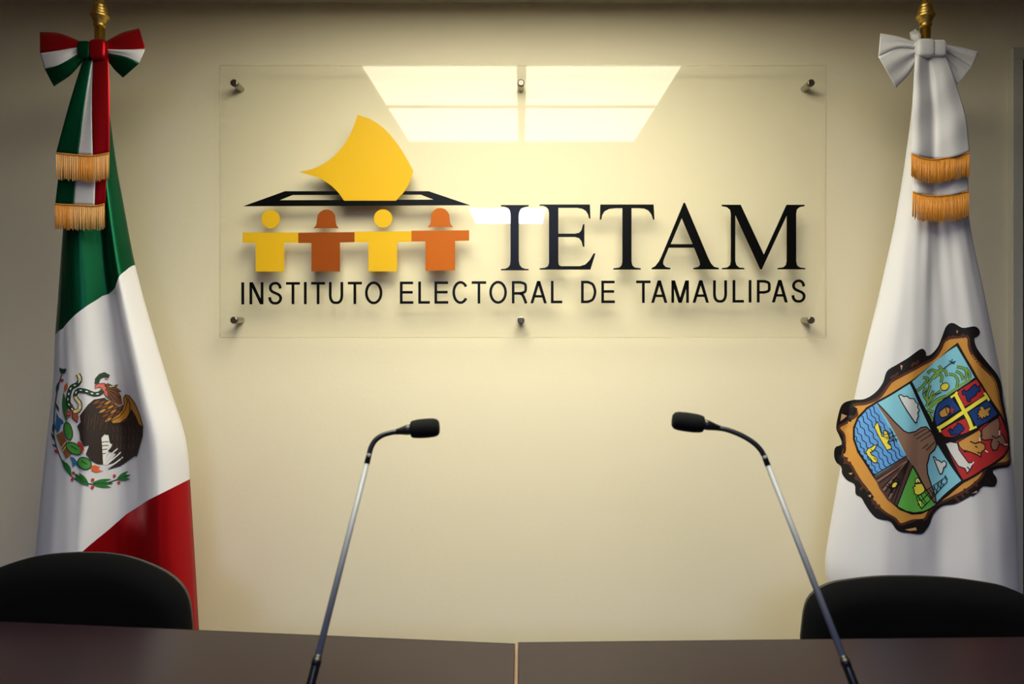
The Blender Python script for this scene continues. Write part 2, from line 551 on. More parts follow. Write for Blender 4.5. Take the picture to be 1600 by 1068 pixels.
def glyph(ch, x0, x1, y0, y1, t):
    """strokes of one sans-serif capital inside a pixel box; each item is a list of loops"""
    a, b, c, e = x0 + t / 2, x1 - t / 2, y0 + t / 2, y1 - t / 2
    W, Hh, mx = x1 - x0, y1 - y0, (x0 + x1) / 2

    def rect(xa, xb, ya, yb):
        return [[(xa, ya), (xb, ya), (xb, yb), (xa, yb)]]

    def u(pts, n=36):
        return ribbon(catmull([(a + x * (b - a), c + y * (e - c)) for x, y in pts], n), t)
    V = rect(x0, x0 + t, y0, y1)
    if ch == 'I':
        return [rect(mx - t / 2, mx + t / 2, y0, y1)]
    if ch == 'N':
        return [V, rect(x1 - t, x1, y0, y1), [[(x0, y0), (x0 + 1.25 * t, y0), (x1, y1), (x1 - 1.25 * t, y1)]]]
    if ch == 'S':
        return [u([(0.95, .27), (.88, .12), (.7, .02), (.5, 0), (.25, .04), (.08, .16), (.08, .30), (.22, .41), (.5, .49), (.8, .57), (.97, .70), (.93, .86), (.75, .97), (.5, 1), (.25, .97), (.07, .86), (0, .70)], 60)]
    if ch == 'T':
        return [rect(x0, x1, y0, y0 + t), rect(mx - t / 2, mx + t / 2, y0 + t, y1)]
    if ch == 'U':
        return [u([(0, -.06), (0, .3), (0, .66), (.08, .86), (.27, .98), (.5, 1), (.73, .98), (.92, .86), (1, .66), (1, .3), (1, -.06)], 60)]
    if ch == 'O':
        return [ribbon([(mx + (b - a) / 2 * math.cos(k * math.pi / 24), (y0 + y1) / 2 + (e - c) / 2 * math.sin(k * math.pi / 24)) for k in range(48)], t, True)]
    if ch == 'C':
        return [ribbon([(mx + (b - a) / 2 * math.cos(k), (y0 + y1) / 2 + (e - c) / 2 * math.sin(k)) for k in np.linspace(math.radians(35), math.radians(325), 44)], t)]
    if ch == 'E':
        return [V, rect(x0 + t, x1 - .3, y0, y0 + t), rect(x0 + t, x1 - 1, (y0 + y1) / 2 - t * .65, (y0 + y1) / 2 + t * .35), rect(x0 + t, x1, y1 - t, y1)]
    if ch == 'L':
        return [V, rect(x0 + t, x1, y1 - t, y1)]
    if ch == 'D':
        return [V, ribbon([(x0 + t, c)] + catmull([(x0 + W * .45, c), (a + .82 * (b - a), c + .13 * (e - c)), (b, (y0 + y1) / 2), (a + .82 * (b - a), c + .87 * (e - c)), (x0 + W * .45, e)], 36) + [(x0 + t, e)], t)]
    if ch in 'PR':
        mid = y0 + Hh * .55
        rb = b - (W * .05 if ch == 'R' else 0)
        out = [V, ribbon([(x0 + t, c)] + catmull([(x0 + W * .55, c), (rb - W * .05, c + (mid - c) * .15), (rb, (c + mid) / 2), (rb - W * .05, mid - (mid - c) * .15), (x0 + W * .55, mid)], 30) + [(x0 + t, mid)], t)]
        if ch == 'R':
            out.append(ribbon(catmull([(x0 + W * .5, mid), (x0 + W * .68, mid + Hh * .08), (x1 - t * .6, y1)], 14), t * 1.05))
        return out
    if ch == 'A':
        yb = y0 + Hh * .63
        return [[[(x0, y1), (x0 + 1.08 * t, y1), (mx + .6 * t, y0), (mx - .6 * t, y0)]], [[(x1, y1), (x1 - 1.08 * t, y1), (mx - .6 * t, y0), (mx + .6 * t, y0)]],
                rect(x0 + W * .24, x1 - W * .24, yb, yb + t * .95)]
    if ch == 'M':
        return [V, rect(x1 - t, x1, y0, y1), [[(x0, y0), (x0 + 1.35 * t, y0), (mx + .6 * t, y1), (mx - .6 * t, y1)]], [[(x1, y0), (x1 - 1.35 * t, y0), (mx - .6 * t, y1), (mx + .6 * t, y1)]]]


SANS = []
for ch, q0, q1 in (('I', 55, 77), ('N', 140, 290), ('S', 343, 495), ('T', 537, 687), ('I', 732, 760), ('T', 810, 960), ('U', 1003, 1157), ('T', 1208, 1360), ('O', 1395, 1583)):
    SANS.append((ch, 370 + q0 / 6.957, 370 + q1 / 6.957))
for ch, q0, q1 in (('E', 58, 180), ('L', 225, 330), ('E', 372, 497), ('C', 535, 682), ('T', 710, 842), ('O', 870, 1030), ('R', 1075, 1220), ('A', 1243, 1393), ('L', 1430, 1533)):
    SANS.append((ch, 615 + q0 / 5.818, 615 + q1 / 5.818))
for ch, q0, q1 in (('D', 55, 157), ('E', 190, 280), ('T', 422, 518), ('A', 522, 630), ('M', 657, 773), ('A', 798, 907), ('U', 935, 1027), ('L', 1065, 1140), ('I', 1172, 1190), ('P', 1227, 1318), ('A', 1327, 1432), ('S', 1457, 1552)):
    SANS.append((ch, 895 + q0 / 4.267, 895 + q1 / 4.267))
for ch, x0, x1 in SANS:
    y0 = 440.8 - 3.9 * (x0 - 378) / 880
    y1 = 475.3 - 3.2 * (x0 - 378) / 880
    if ch in 'SOC':
        y0 -= 0.5
        y1 += 0.5
    g = MB()
    for loops in glyph(ch, x0, x1, y0, y1, 4.1):
        q = prism(loops, DS, 0.002)
        g.add(q.v, q.f)
    mk('sans_letter', g.v, g.f, M_BLACK, sign)


# ------------------------------------------------------------------ draped flags
def satin(name, rgb, rough=0.42, sheen=0.25, metal=0.0, spec=0.45):
    return mat(name, rgb, rough, metal, spec=spec, sheen=sheen, bump=0.05, bscale=900)


M_GREEN = satin('green_satin', (6, 74, 46), 0.36, 0.0, 0.65, 0.15)
M_WHITE = satin('white_satin', (206, 203, 208), 0.5)
M_RED = satin('red_satin', (166, 16, 24), 0.36, 0.0, 0.65, 0.15)


def smooth_interp(pts):
    """pts: (py, px) -> function of py, lightly smoothed"""
    pts = sorted(pts)
    ys = np.array([p[0] for p in pts], float)
    xs = np.array([p[1] for p in pts], float)
    g = np.linspace(ys[0], ys[-1], 400)
    v = np.interp(g, ys, xs)
    k = 21
    pad = np.concatenate([2 * v[0] - v[1:k // 2 + 1][::-1], v, 2 * v[-1] - v[-k // 2:-1][::-1]])
    v = np.convolve(pad, np.ones(k) / k, 'valid')[:len(g)]
    return lambda y: float(np.interp(y, g, v))


class Drape:
    """cloth hanging round a pole: a ring of folded cloth. x and z are metres, h the distance in front of the pole"""

    def __init__(self, dpole, left, right, ztop_px, zbot_px, depth, folds, rip=0.0015, back=0.05):
        self.d = dpole
        self.yp = -D + dpole
        self.L, self.R = smooth_interp(left), smooth_interp(right)
        self.top, self.bot = ztop_px, zbot_px
        self.depth, self.folds, self.rip, self.back = depth, folds, rip, back

    def py(self, z):
        return VY - (z - H) * F / self.d

    def edges(self, z):
        p = self.py(z)
        k = self.d / F
        return (self.L(p) - VX) * k, (self.R(p) - VX) * k

    def h(self, s, z):
        t = (self.py(z) - self.top) / (self.bot - self.top)
        t = min(max(t, 0), 1)
        s = min(max(s, 0), 1)
        pts = self.folds(t)
        v = 0.0
        for (s0, v0), (s1, v1) in zip(pts[:-1], pts[1:]):
            if s <= s1 or s1 >= 1:
                q = min(max((s - s0) / max(s1 - s0, 1e-6), 0), 1)
                if s0 == 0:
                    w = math.sqrt(max(0, 1 - (1 - q) ** 2)) * 0.6 + 0.4 * math.sin(q * math.pi / 2)
                elif s1 == 1:
                    w = 1 - (math.sqrt(max(0, 1 - q ** 2)) * 0.6 + 0.4 * math.cos(q * math.pi / 2))
                else:
                    w = q * q * (3 - 2 * q)
                v = v0 + (v1 - v0) * w
                break
        win = math.sin(math.pi * s) ** 0.5 if 0 < s < 1 else 0
        r = self.rip * win * (math.sin(s * 31 + t * 9) + 0.7 * math.sin(s * 53 - t * 13 + 1.0) + 0.6 * math.sin(t * 40 + s * 17))
        return v * self.depth(t) + r

    def hx(self, x, z):
        a, b = self.edges(z)
        return self.h((x - a) / (b - a), z)

    def onto(self, px, py):
        """photograph pixel -> x, z of the cloth surface there"""
        def g(d):
            q = P(px, py, d)
            return (self.d - self.hx(q.x, q.z)) - d      # > 0 while still in front of the cloth
        hi = self.d + 0.01
        a = self.d - 0.17
        n = 45
        b = hi
        for i in range(1, n + 1):
            c = self.d - 0.17 + (hi - self.d + 0.17) * i / n
            if g(c) <= 0:
                b = c
                break
            a = c
        for _ in range(9):
            c = (a + b) / 2
            if g(c) > 0:
                a = c
            else:
                b = c
        q = P(px, py, (a + b) / 2)
        return q.x, q.z

    def point(self, x, z, off=0.0):
        h = self.hx(x, z)
        if off == 0.0:
            return Vector((x, self.yp - h, z))
        e = 0.002
        n = Vector((-(self.hx(x + e, z) - self.hx(x - e, z)) / (2 * e), -1.0, -(self.hx(x, z + e) - self.hx(x, z - e)) / (2 * e))).normalized()
        return Vector((x, self.yp - h, z)) + n * off

    def ring(self, name, ztop, zbot, m, parent, rows, nf=120, nb=24, smooth=True):
        """ztop(s), zbot(s): heights as functions of the position across, s in 0..1"""
        ss = [(0.5 - 0.5 * math.cos(math.pi * i / nf)) * 0.6 + 0.4 * i / nf for i in range(nf + 1)]
        cols = [(s, True) for s in ss] + [(1 - i / nb, False) for i in range(1, nb)]
        vs = []
        for r in range(rows + 1):
            for s, front in cols:
                za, zb = ztop(s), zbot(s)
                z = za + (zb - za) * r / rows
                a, b = self.edges(z)
                x = a + (b - a) * s
                t = (self.py(z) - self.top) / (self.bot - self.top)
                if front:
                    y = self.yp - self.h(s, z)
                else:
                    y = self.yp + self.back * (0.3 + 0.7 * min(max(t, 0), 1)) * math.sin(math.pi * s) ** 0.6 * (1 + 0.15 * math.sin(s * 19))
                vs.append((x, y, z))
        n = len(cols)
        fs = []
        for r in range(rows):
            for k in range(n):
                a, b = r * n + k, r * n + (k + 1) % n
                fs.append((a, a + n, b + n, b))
        return fixn(mk(name, vs, fs, m, parent, smooth))

    def patch(self, name, px_pts, m, parent, layer, grid=0.008, holes=()):
        """a flat motif lying on the cloth: outline in pixels, cut into small cells that follow the folds"""
        o = mk(name, *self.patch_geo([px_pts] + list(holes), layer, grid), m, parent, True)
        return o

    def patch_geo(self, loops, layer, grid=0.008):
        lp = [[self.onto(x, y) for x, y in l] for l in loops]
        flat = [p for l in lp for p in l]
        tris = tessellate_polygon([[Vector((x, z, 0)) for x, z in l] for l in lp])
        bm = bmesh.new()
        bv = [bm.verts.new((x, 0, z)) for x, z in flat]
        for t in tris:
            try:
                bm.faces.new([bv[i] for i in t])
            except ValueError:
                pass
        xs = [p[0] for p in flat]
        zs = [p[1] for p in flat]
        for lo, hi, no in ((min(xs), max(xs), (1, 0, 0)), (min(zs), max(zs), (0, 0, 1))):
            k = math.floor(lo / grid) + 1
            while k * grid < hi:
                co = (k * grid, 0, 0) if no[0] else (0, 0, k * grid)
                bmesh.ops.bisect_plane(bm, geom=bm.verts[:] + bm.edges[:] + bm.faces[:], plane_co=co, plane_no=no, dist=1e-6)
                k += 1
        off = 0.0018 + layer * 0.00035
        vs = []
        for i, v in enumerate(bm.verts):
            v.index = i
            vs.append(self.point(v.co.x, v.co.z, off))
        fs = []
        for f in bm.faces:
            idx = [v.index for v in f.verts]
            a, b, c = [vs[i] for i in idx[:3]]
            if (b - a).cross(c - a).y > 0:
                idx = idx[::-1]
            fs.append(tuple(idx))
        bm.free()
        return vs, fs

    def lines(self, name, paths, w, m, parent, layer):
        """drawn lines on the cloth: paths of pixels, w pixels wide (or (path, width) pairs)"""
        mb = MB()
        off = 0.0018 + layer * 0.00035
        for path in paths:
            ww = w
            if isinstance(path, tuple) and isinstance(path[1], (int, float)) and isinstance(path[0], list):
                path, ww = path
            ln = sum(math.dist(path[i], path[i + 1]) for i in range(len(path) - 1))
            pts = []
            for i in range(len(path) - 1):
                k = max(1, int(math.dist(path[i], path[i + 1]) / 3.0))
                for j in range(k):
                    pts.append((path[i][0] + (path[i + 1][0] - path[i][0]) * j / k, path[i][1] + (path[i + 1][1] - path[i][1]) * j / k))
            pts.append(path[-1])
            lp = ribbon(pts, ww)[0]
            n = len(pts)
            vs = [self.point(*self.onto(x, y), off) for x, y in lp]
            mb.add(vs, [(i, i + 1, 2 * n - 2 - i, 2 * n - 1 - i) for i in range(n - 1)])
        return mk(name, mb.v, mb.f, m, parent, True)


def zof(py, d):
    return H + (VY - py) * d / F


def flagpole(px, d, label):
    b = P(px, 0, d)
    t = thing('flagpole', label, 'flagpole', (b.x, b.y, 0), 'brass flagpoles standing by the wall')
    M_BRASS = mat('polished_brass', (214, 178, 92), 0.36, 1.0, noise=0.05, nscale=30)
    zt = zof(38, d)
    MB().tube([(b.x, b.y, 0.05), (b.x, b.y, zt)], 0.0142, 20).build('pole', M_BRASS, t, True)
    k = d / F
    # collar and turned foot of the spear head
    pr = [(0.0150, -0.010), (0.0172, -0.006), (0.0172, 0.000), (0.0160, 0.003), (0.0185, 0.010), (0.0225, 0.018), (0.0262, 0.022), (0.0268, 0.026), (0.0255, 0.029), (0.0215, 0.031),
          (0.0222, 0.035), (0.0222, 0.039), (0.0195, 0.041), (0.0202, 0.045), (0.0200, 0.049), (0.0172, 0.051), (0.0178, 0.055), (0.0172, 0.059), (0.0135, 0.062), (0.0120, 0.068),
          (0.0100, 0.076), (0.0085, 0.085), (0.0080, 0.096)]
    fin = MB().lathe(pr, (b.x, b.y, zt), (0, 0, 1), 36).build('finial', M_BRASS, t, False)
    sp = MB()
    prof = [(0.006, 0.094), (0.018, 0.112), (0.022, 0.124), (0.015, 0.145), (0.001, 0.170)]
    vs, fs = [], []
    for w, z in prof:
        for dx, dy in ((-w, 0), (0, -0.006), (w, 0), (0, 0.006)):
            vs.append((b.x + dx, b.y + dy, zt + z))
    for i in range(len(prof) - 1):
        for j in range(4):
            p, q = i * 4 + j, i * 4 + (j + 1) % 4
            fs.append((p, q, q + 4, p + 4))
    fs += [(3, 2, 1, 0), tuple(range(len(vs) - 4, len(vs)))]
    sp.add(vs, fs)
    sp.build('spear_point', M_BRASS, fin)
    MB().lathe([(0.16, 0), (0.16, 0.015), (0.12, 0.035), (0.05, 0.05), (0.03, 0.09), (0.02, 0.12)], (b.x, b.y, 0), (0, 0, 1), 36).build('base', M_BRASS, t, True)
    return t


DP = 2.06
flagpole(156, DP, 'brass flagpole carrying the green, white and red flag')
flagpole(1446, DP, 'brass flagpole carrying the white flag, near the door')


# --- tricolour flag on the left
def folds_l(t):
    v = 0.70 - 0.17 * t
    return [(0, 0), (0.40, 0.95), (v, 0.34), (0.90, 0.98), (1, 0)]


FL = Drape(DP,
           [(60, 144), (100, 133), (200, 118), (300, 105), (350, 101), (420, 96), (480, 92), (530, 88), (580, 87), (620, 84), (670, 77), (720, 72), (780, 66), (830, 62), (870, 58), (940, 54), (1060, 48)],
           [(60, 168), (100, 170), (150, 168), (200, 174), (260, 182), (330, 195), (380, 204), (414, 211), (450, 220), (500, 234), (560, 252), (620, 270), (665, 286), (690, 292), (720, 295), (750, 297), (800, 300), (880, 305), (985, 311), (1060, 315)],
           60, 1000, lambda t: 0.022 + 0.112 * t, folds_l, 0.0010, 0.075)
flag_l = thing('flag', 'draped green, white and red flag with embroidered eagle', 'flag', (P(156, 0, DP).x, FL.yp, zof(1040, DP)))


def bound(dr, pts):
    """boundary across the cloth given in pixels -> z as a function of s"""
    ss, zz = [], []
    for px, py in pts:
        x, z = dr.onto(px, py)
        a, b = dr.edges(z)
        ss.append((x - a) / (b - a))
        zz.append(z)
    ss[0], ss[-1] = 0.0, 1.0
    return lambda s: float(np.interp(s, ss, zz))


g_w = bound(FL, [(89, 526), (98, 513), (108, 501), (130, 482), (160, 462), (180, 449), (184, 437), (196, 423), (211, 414)])
w_r = bound(FL, [(60, 905), (90, 890), (121, 869), (150, 843), (181, 817), (197, 803), (233, 780), (265, 764), (297, 748)])
zt, zb = zof(84, DP), zof(1040, DP)
FL.ring('green_stripe', lambda s: zt, g_w, M_GREEN, flag_l, 90)
FL.ring('white_stripe', g_w, w_r, M_WHITE, flag_l, 90)
FL.ring('red_stripe', w_r, lambda s: zb, M_RED, flag_l, 60)

# embroidered eagle
EM = mk('embroidered_emblem', *FL.patch_geo([conv(60, 560, 4.855)([(330, 430), (420, 330), (520, 310), (640, 400), (760, 480), (760, 600), (600, 640), (500, 570), (400, 640), (350, 600)])], 0), mat('thread_dark_brown', (38, 24, 16), 0.7), flag_l, True)
E = conv(60, 560, 4.855)
TD = MATS['thread_dark_brown']
TB = mat('thread_brown', (112, 66, 34), 0.65)
TK = mat('thread_black', (14, 13, 12), 0.7)
TO = mat('thread_ochre', (190, 128, 42), 0.55)
TG = mat('thread_green', (34, 104, 44), 0.6)
TDG = mat('thread_dark_green', (18, 58, 36), 0.6)
TLG = mat('thread_light_green', (66, 136, 52), 0.6)
TR = mat('thread_red', (176, 40, 44), 0.6)
TP = mat('thread_salmon', (204, 96, 82), 0.6)
TC = mat('thread_cream', (214, 196, 130), 0.6)
TW = mat('thread_white', (228, 224, 222), 0.6)
TU = mat('thread_blue', (40, 92, 140), 0.6)


def lens(x, y, l, w, ang, n=9):
    """leaf outline: centre, length, width, angle in degrees (0 = to the right, positive clockwise in the photo)"""
    ca, sa = math.cos(math.radians(ang)), math.sin(math.radians(ang))
    up = [(-l / 2 + l * i / (n - 1), -w / 2 * math.sin(math.pi * i / (n - 1))) for i in range(n)]
    dn = [(a, -b) for a, b in up[1:-1]][::-1]
    return [(x + a * ca - b * sa, y + a * sa + b * ca) for a, b in up + dn]


def ell(x, y, rx, ry, ang=0, n=18):
    ca, sa = math.cos(math.radians(ang)), math.sin(math.radians(ang))
    return [(x + rx * math.cos(k) * ca - ry * math.sin(k) * sa, y + rx * math.cos(k) * sa + ry * math.sin(k) * ca) for k in [2 * math.pi * i / n for i in range(n)]]


def ep(name, pts, m, layer, outline=None):
    FL.patch(name, E(pts), m, EM, layer)


def el(name, paths, w, m, layer):
    FL.lines(name, [(E(q[0]), q[1] / 4.855) if isinstance(q, tuple) else E(q) for q in paths], w / 4.855, m, EM, layer)


ep('left_wing', [(318, 432), (345, 395), (375, 350), (420, 310), (500, 296), (560, 360), (600, 450), (585, 540), (560, 570), (500, 572), (475, 600), (483, 700), (488, 800), (450, 800), (400, 772), (362, 722), (385, 655), (350, 664), (322, 612), (318, 560), (298, 512), (325, 480)], TD, 1)
ep('right_wing', [(500, 420), (560, 380), (650, 350), (720, 390), (800, 520), (797, 590), (775, 660), (750, 747), (738, 735), (690, 768), (620, 815), (520, 842), (590, 790), (525, 800), (590, 720), (525, 700), (570, 650), (535, 660), (530, 575), (500, 520)], TD, 1)
ep('tail_ground', [(478, 605), (500, 580), (528, 578), (540, 640), (560, 650), (525, 700), (490, 800), (484, 700)], TW, 2)
el('tail_bars', [[(478, 632), (530, 628)], [(480, 660), (528, 656)], [(483, 690), (520, 684)], [(485, 720), (510, 716)]], 6, TK, 3)
el('tail_gap', [[(492, 800), (530, 740), (600, 680)], [(510, 806), (560, 765), (630, 705)], [(540, 815), (590, 785), (645, 745)]], 9, TW, 2)
feathers = []
rng = random.Random(3)
for r in range(5):
    for c in range(5):
        x = 440 + c * 42 + r * 22
        y = 330 + r * 33 + c * 8 - (6 * c)
        feathers.append((x, y))
for x, y in feathers:
    if 400 < x < 660:
        FL.patch('chest_feather', E(lens(x, y, 62, 19, -28 + rng.uniform(-6, 6))), TB if rng.random() > .3 else TO, EM, 3)
wing_f = []
for c in range(7):
    for r in range(3):
        x, y = 560 + c * 33, 520 + r * 62 - abs(c - 3) * 4
        wing_f.append(([(x, y), (x + 10 - r * 6, y + 48)], 7))
el('wing_feather_lines', wing_f, 6, mat('thread_umber', (74, 44, 26), 0.65), 3)
el('leg_feather_lines', [([(360 + i * 24, 420 + (i % 3) * 14), (352 + i * 22, 500 + (i % 2) * 40)], 6) for i in range(8)], 6, MATS['thread_umber'], 3)
ep('wing_edge', [(545, 462), (570, 440), (620, 412), (645, 385), (660, 340), (653, 295), (670, 272), (697, 280), (740, 335), (775, 420), (803, 517), (770, 497), (745, 435), (715, 385), (700, 400), (680, 450), (625, 485), (560, 492)], TO, 4)
el('wing_edge_line', [[(552, 470), (620, 440), (665, 390), (685, 320), (672, 285)], [(700, 395), (705, 350), (690, 300)], [(545, 462), (560, 492), (625, 485), (680, 450), (715, 385), (745, 435), (770, 497), (803, 517), (775, 420), (740, 335), (697, 280), (670, 272), (653, 295), (660, 340), (645, 385), (620, 412), (545, 462)]], 6, TK, 5)
ep('neck', [(495, 262), (515, 225), (500, 200), (525, 190), (565, 207), (610, 197), (596, 217), (640, 247), (614, 256), (634, 280), (645, 345), (600, 345), (550, 320), (510, 290)], TB, 4)
el('neck_lines', [[(525, 205), (590, 225)], [(530, 225), (610, 250)], [(540, 245), (615, 290)], [(540, 265), (600, 330)], [(560, 255), (630, 300)], [(525, 280), (560, 320)], [(495, 262), (515, 225), (500, 200), (525, 190), (565, 207), (610, 197)]], 6, TK, 5)
el('brow', [[(535, 212), (580, 208)]], 7, TC, 6)
ep('beak', [(426, 208), (445, 190), (500, 188), (512, 214), (522, 255), (527, 288), (500, 272), (490, 238), (470, 217), (448, 216), (434, 230)], TP, 5)
el('beak_line', [[(426, 208), (445, 190), (500, 188), (512, 214), (522, 255), (527, 288)]], 5, TK, 6)
snake = catmull([(305, 115), (320, 155), (302, 192), (258, 215), (238, 265), (232, 320), (246, 362), (285, 400), (318, 378), (318, 335), (292, 300), (285, 268), (310, 240), (360, 246), (420, 268), (465, 262), (485, 240)], 90)
el('snake_outline', [snake], 34, TK, 2)
el('snake_body', [snake], 24, TDG, 3)
el('snake_pattern', [snake[i:i + 3] for i in range(2, 84, 5)], 8, TW, 4)
el('snake_belly', [snake[40:60]], 22, TC, 4)
el('snake_rattle', [snake[0:8]], 20, TC, 4)
ep('snake_head', [(428, 190), (432, 150), (460, 118), (498, 105), (538, 126), (528, 146), (500, 140), (472, 150), (458, 186)], TDG, 3)
el('snake_head_line', [[(428, 190), (432, 150), (460, 118), (498, 105), (538, 126), (528, 146)], [(445, 178), (450, 150), (475, 132), (515, 128)]], 5, TK, 4)
el('snake_tongue', [[(500, 150), (528, 154)]], 9, TP, 4)
ep('talon', [(228, 350), (258, 338), (282, 380), (312, 440), (303, 485), (262, 450), (262, 405)], mat('thread_rust', (140, 70, 44), 0.65), 2)
ep('talon_toe', ell(236, 418, 22, 26), TP, 3)
el('talon_line', [[(228, 350), (262, 405), (262, 450), (303, 485)], ell(236, 418, 14, 16)], 6, TK, 4)
ep('cactus_arm', lens(207, 370, 230, 42, 84), TG, 1)
ep('cactus_pad', ell(232, 548, 30, 68, -12), TLG, 2)
ep('cactus_pad', ell(275, 680, 64, 38, 32), TLG, 2)
ep('cactus_pad', ell(352, 792, 52, 42, 35), TLG, 2)
el('cactus_outline', [ell(232, 548, 30, 68, -12) + [ell(232, 548, 30, 68, -12)[0]], ell(275, 680, 64, 38, 32) + [ell(275, 680, 64, 38, 32)[0]], ell(352, 792, 52, 42, 35) + [ell(352, 792, 52, 42, 35)[0]], [(250, 660), (300, 690)], [(330, 770), (370, 800)]], 7, TDG, 3)
ep('cactus_bloom', lens(214, 215, 70, 26, 105), mat('thread_orange', (206, 92, 44), 0.6), 1)
ep('cactus_fruit', ell(325, 665, 42, 18, 62), TR, 2)
el('cactus_fruit_line', [[(300, 640), (345, 720)]], 6, TP, 3)
ep('cactus_bloom', [(395, 815), (425, 805), (470, 822), (450, 838), (490, 852), (440, 862), (405, 850)], MATS['thread_orange'], 2)
ep('water_glyph', [(140, 405), (162, 445), (192, 468), (198, 492), (178, 498), (165, 545), (150, 565), (130, 520), (140, 455)], TU, 1)
ep('water_glyph', [(240, 740), (275, 750), (312, 800), (322, 836), (285, 800), (265, 825), (258, 785)], TU, 1)
ep('stone_glyph', [(140, 580), (188, 548), (262, 720), (215, 757)], mat('thread_clay', (132, 78, 40), 0.65), 1)
el('stone_glyph_line', [[(178, 680), (215, 630)], [(190, 700), (225, 650)]], 7, TC, 2)
el('wreath_stem', [catmull([(182, 120), (158, 200), (134, 330), (122, 480), (126, 600), (160, 720), (230, 860), (310, 930), (400, 950), (500, 945), (600, 915)], 50)], 8, TDG, 0)
for q in ((195, 95, 60, 34, -40), (180, 90, 50, 30, 60), (150, 220, 90, 22, 100), (150, 370, 70, 18, 70), (120, 520, 80, 20, 95), (115, 590, 70, 16, 70), (130, 660, 50, 16, 30)):
    ep('wreath_leaf', lens(*q), TDG, 1)
for q in ((215, 820, 130, 36, 62), (235, 835, 110, 30, 70), (320, 905, 130, 30, 38), (330, 930, 130, 30, 32), (345, 905, 110, 26, 50), (480, 925, 150, 24, -10), (490, 945, 160, 26, 0), (480, 965, 150, 24, 8), (640, 880, 110, 24, -32), (655, 895, 110, 24, -18), (650, 915, 110, 22, -4)):
    ep('wreath_leaf', lens(*q), TG, 1)
el('leaf_vein', [[(285, 880), (370, 940)], [(420, 945), (560, 940)], [(600, 915), (690, 880)], [(190, 770), (240, 870)]], 5, TDG, 2)
for q in ((270, 865), (262, 915), (410, 918), (408, 975), (575, 888), (612, 940), (150, 705), (185, 165), (140, 700)):
    ep('wreath_berry', ell(q[0], q[1], 13, 13, 0, 10), TR, 2)


# --- white flag on the right
def folds_r(t):
    return [(0, 0), (0.28, 0.90), (0.48 + 0.05 * t, 0.72), (0.72, 1.0), (1, 0)]


FR = Drape(DP,
           [(60, 1434), (100, 1430), (180, 1424), (280, 1410), (360, 1396), (470, 1371), (570, 1346), (690, 1320), (790, 1302), (840, 1294), (875, 1288), (893, 1287), (915, 1295), (940, 1302), (1060, 1306)],
           [(60, 1460), (100, 1480), (200, 1500), (330, 1510), (380, 1518), (460, 1536), (560, 1556), (650, 1572), (730, 1580), (800, 1585), (920, 1588), (1060, 1590)],
           60, 1000, lambda t: 0.022 + 0.095 * t, folds_r, 0.0010, 0.075)
flag_r = thing('flag', 'draped white flag printed with a state coat of arms', 'flag', (P(1446, 0, DP).x, FR.yp, zof(1040, DP)))
FR.ring('cloth', lambda s: zt, lambda s: zb, M_WHITE, flag_r, 170)

Z = conv(1290, 490, 2.967)
Y7 = conv(1390, 500, 5.933)
Y8 = conv(1295, 610, 4.643)


def ink(name, rgb):
    return mat('ink_' + name, rgb, 0.55, spec=0.3)


KB = ink('black', (20, 15, 14))
outer = catmull([(560, 55), (590, 42), (635, 65), (690, 58), (713, 80), (705, 103), (688, 112), (695, 150), (720, 190), (760, 240), (795, 285), (812, 330), (820, 400), (834, 470), (848, 560), (851, 640), (852, 703), (800, 716), (772, 728), (792, 765), (785, 795), (765, 802), (730, 798), (710, 815), (660, 850), (600, 880), (540, 890), (500, 925), (480, 975), (460, 1005), (440, 1020), (390, 1015), (335, 1005), (300, 962), (270, 955), (235, 945), (205, 915), (182, 880), (165, 850), (140, 835), (135, 790), (100, 770), (78, 740), (75, 710), (50, 690), (38, 660), (42, 620), (62, 610), (75, 600), (60, 560), (48, 530), (55, 480), (75, 420), (120, 400), (180, 395), (230, 365), (265, 320), (285, 265), (330, 235), (380, 205), (440, 162), (462, 175), (465, 195), (490, 185), (520, 150), (540, 100)], 220, True)
ARMS = FR.patch('coat_of_arms', Z(outer), KB, flag_r, 0)


def rp(name, pts, m, layer):
    return FR.patch(name, pts, m, ARMS, layer)


def rl(name, paths, w, m, layer):
    return FR.lines(name, paths, w, m, ARMS, layer)


gold = catmull([(545, 130), (575, 112), (612, 108), (658, 106), (664, 150), (680, 190), (720, 240), (768, 288), (792, 335), (806, 410), (826, 500), (841, 580), (845, 650), (846, 685), (790, 697), (742, 712), (722, 752), (690, 786), (640, 822), (560, 862), (505, 888), (475, 920), (455, 952), (400, 958), (345, 975), (322, 950), (280, 925), (245, 895), (215, 860), (192, 815), (165, 780), (140, 740), (118, 700), (95, 680), (78, 650), (92, 600), (80, 555), (58, 525), (110, 495), (148, 465), (130, 425), (190, 415), (248, 388), (288, 335), (310, 310), (380, 272), (440, 238), (500, 205), (530, 165)], 180, True)
rp('frame_field', Z(gold), ink('gold', (196, 138, 62)), 1)
BR = ink('brown', (78, 44, 32))
rl('frame_inner_shade', [Z(gold + gold[:1])], 4.2, BR, 1.5)
for q in ([(52, 520), (75, 440), (125, 425), (150, 440), (140, 465), (95, 490)], [(345, 985), (400, 965), (440, 948), (452, 955), (440, 990), (400, 1003)], [(340, 250), (360, 230), (372, 262), (350, 275)], [(600, 80), (618, 72), (625, 100), (606, 104)], [(80, 740), (115, 720), (135, 745), (100, 765)], [(165, 840), (205, 820), (225, 850), (185, 875)], [(660, 838), (690, 805), (712, 818), (680, 845)]):
    rp('frame_curl', Z(q), KB, 2)
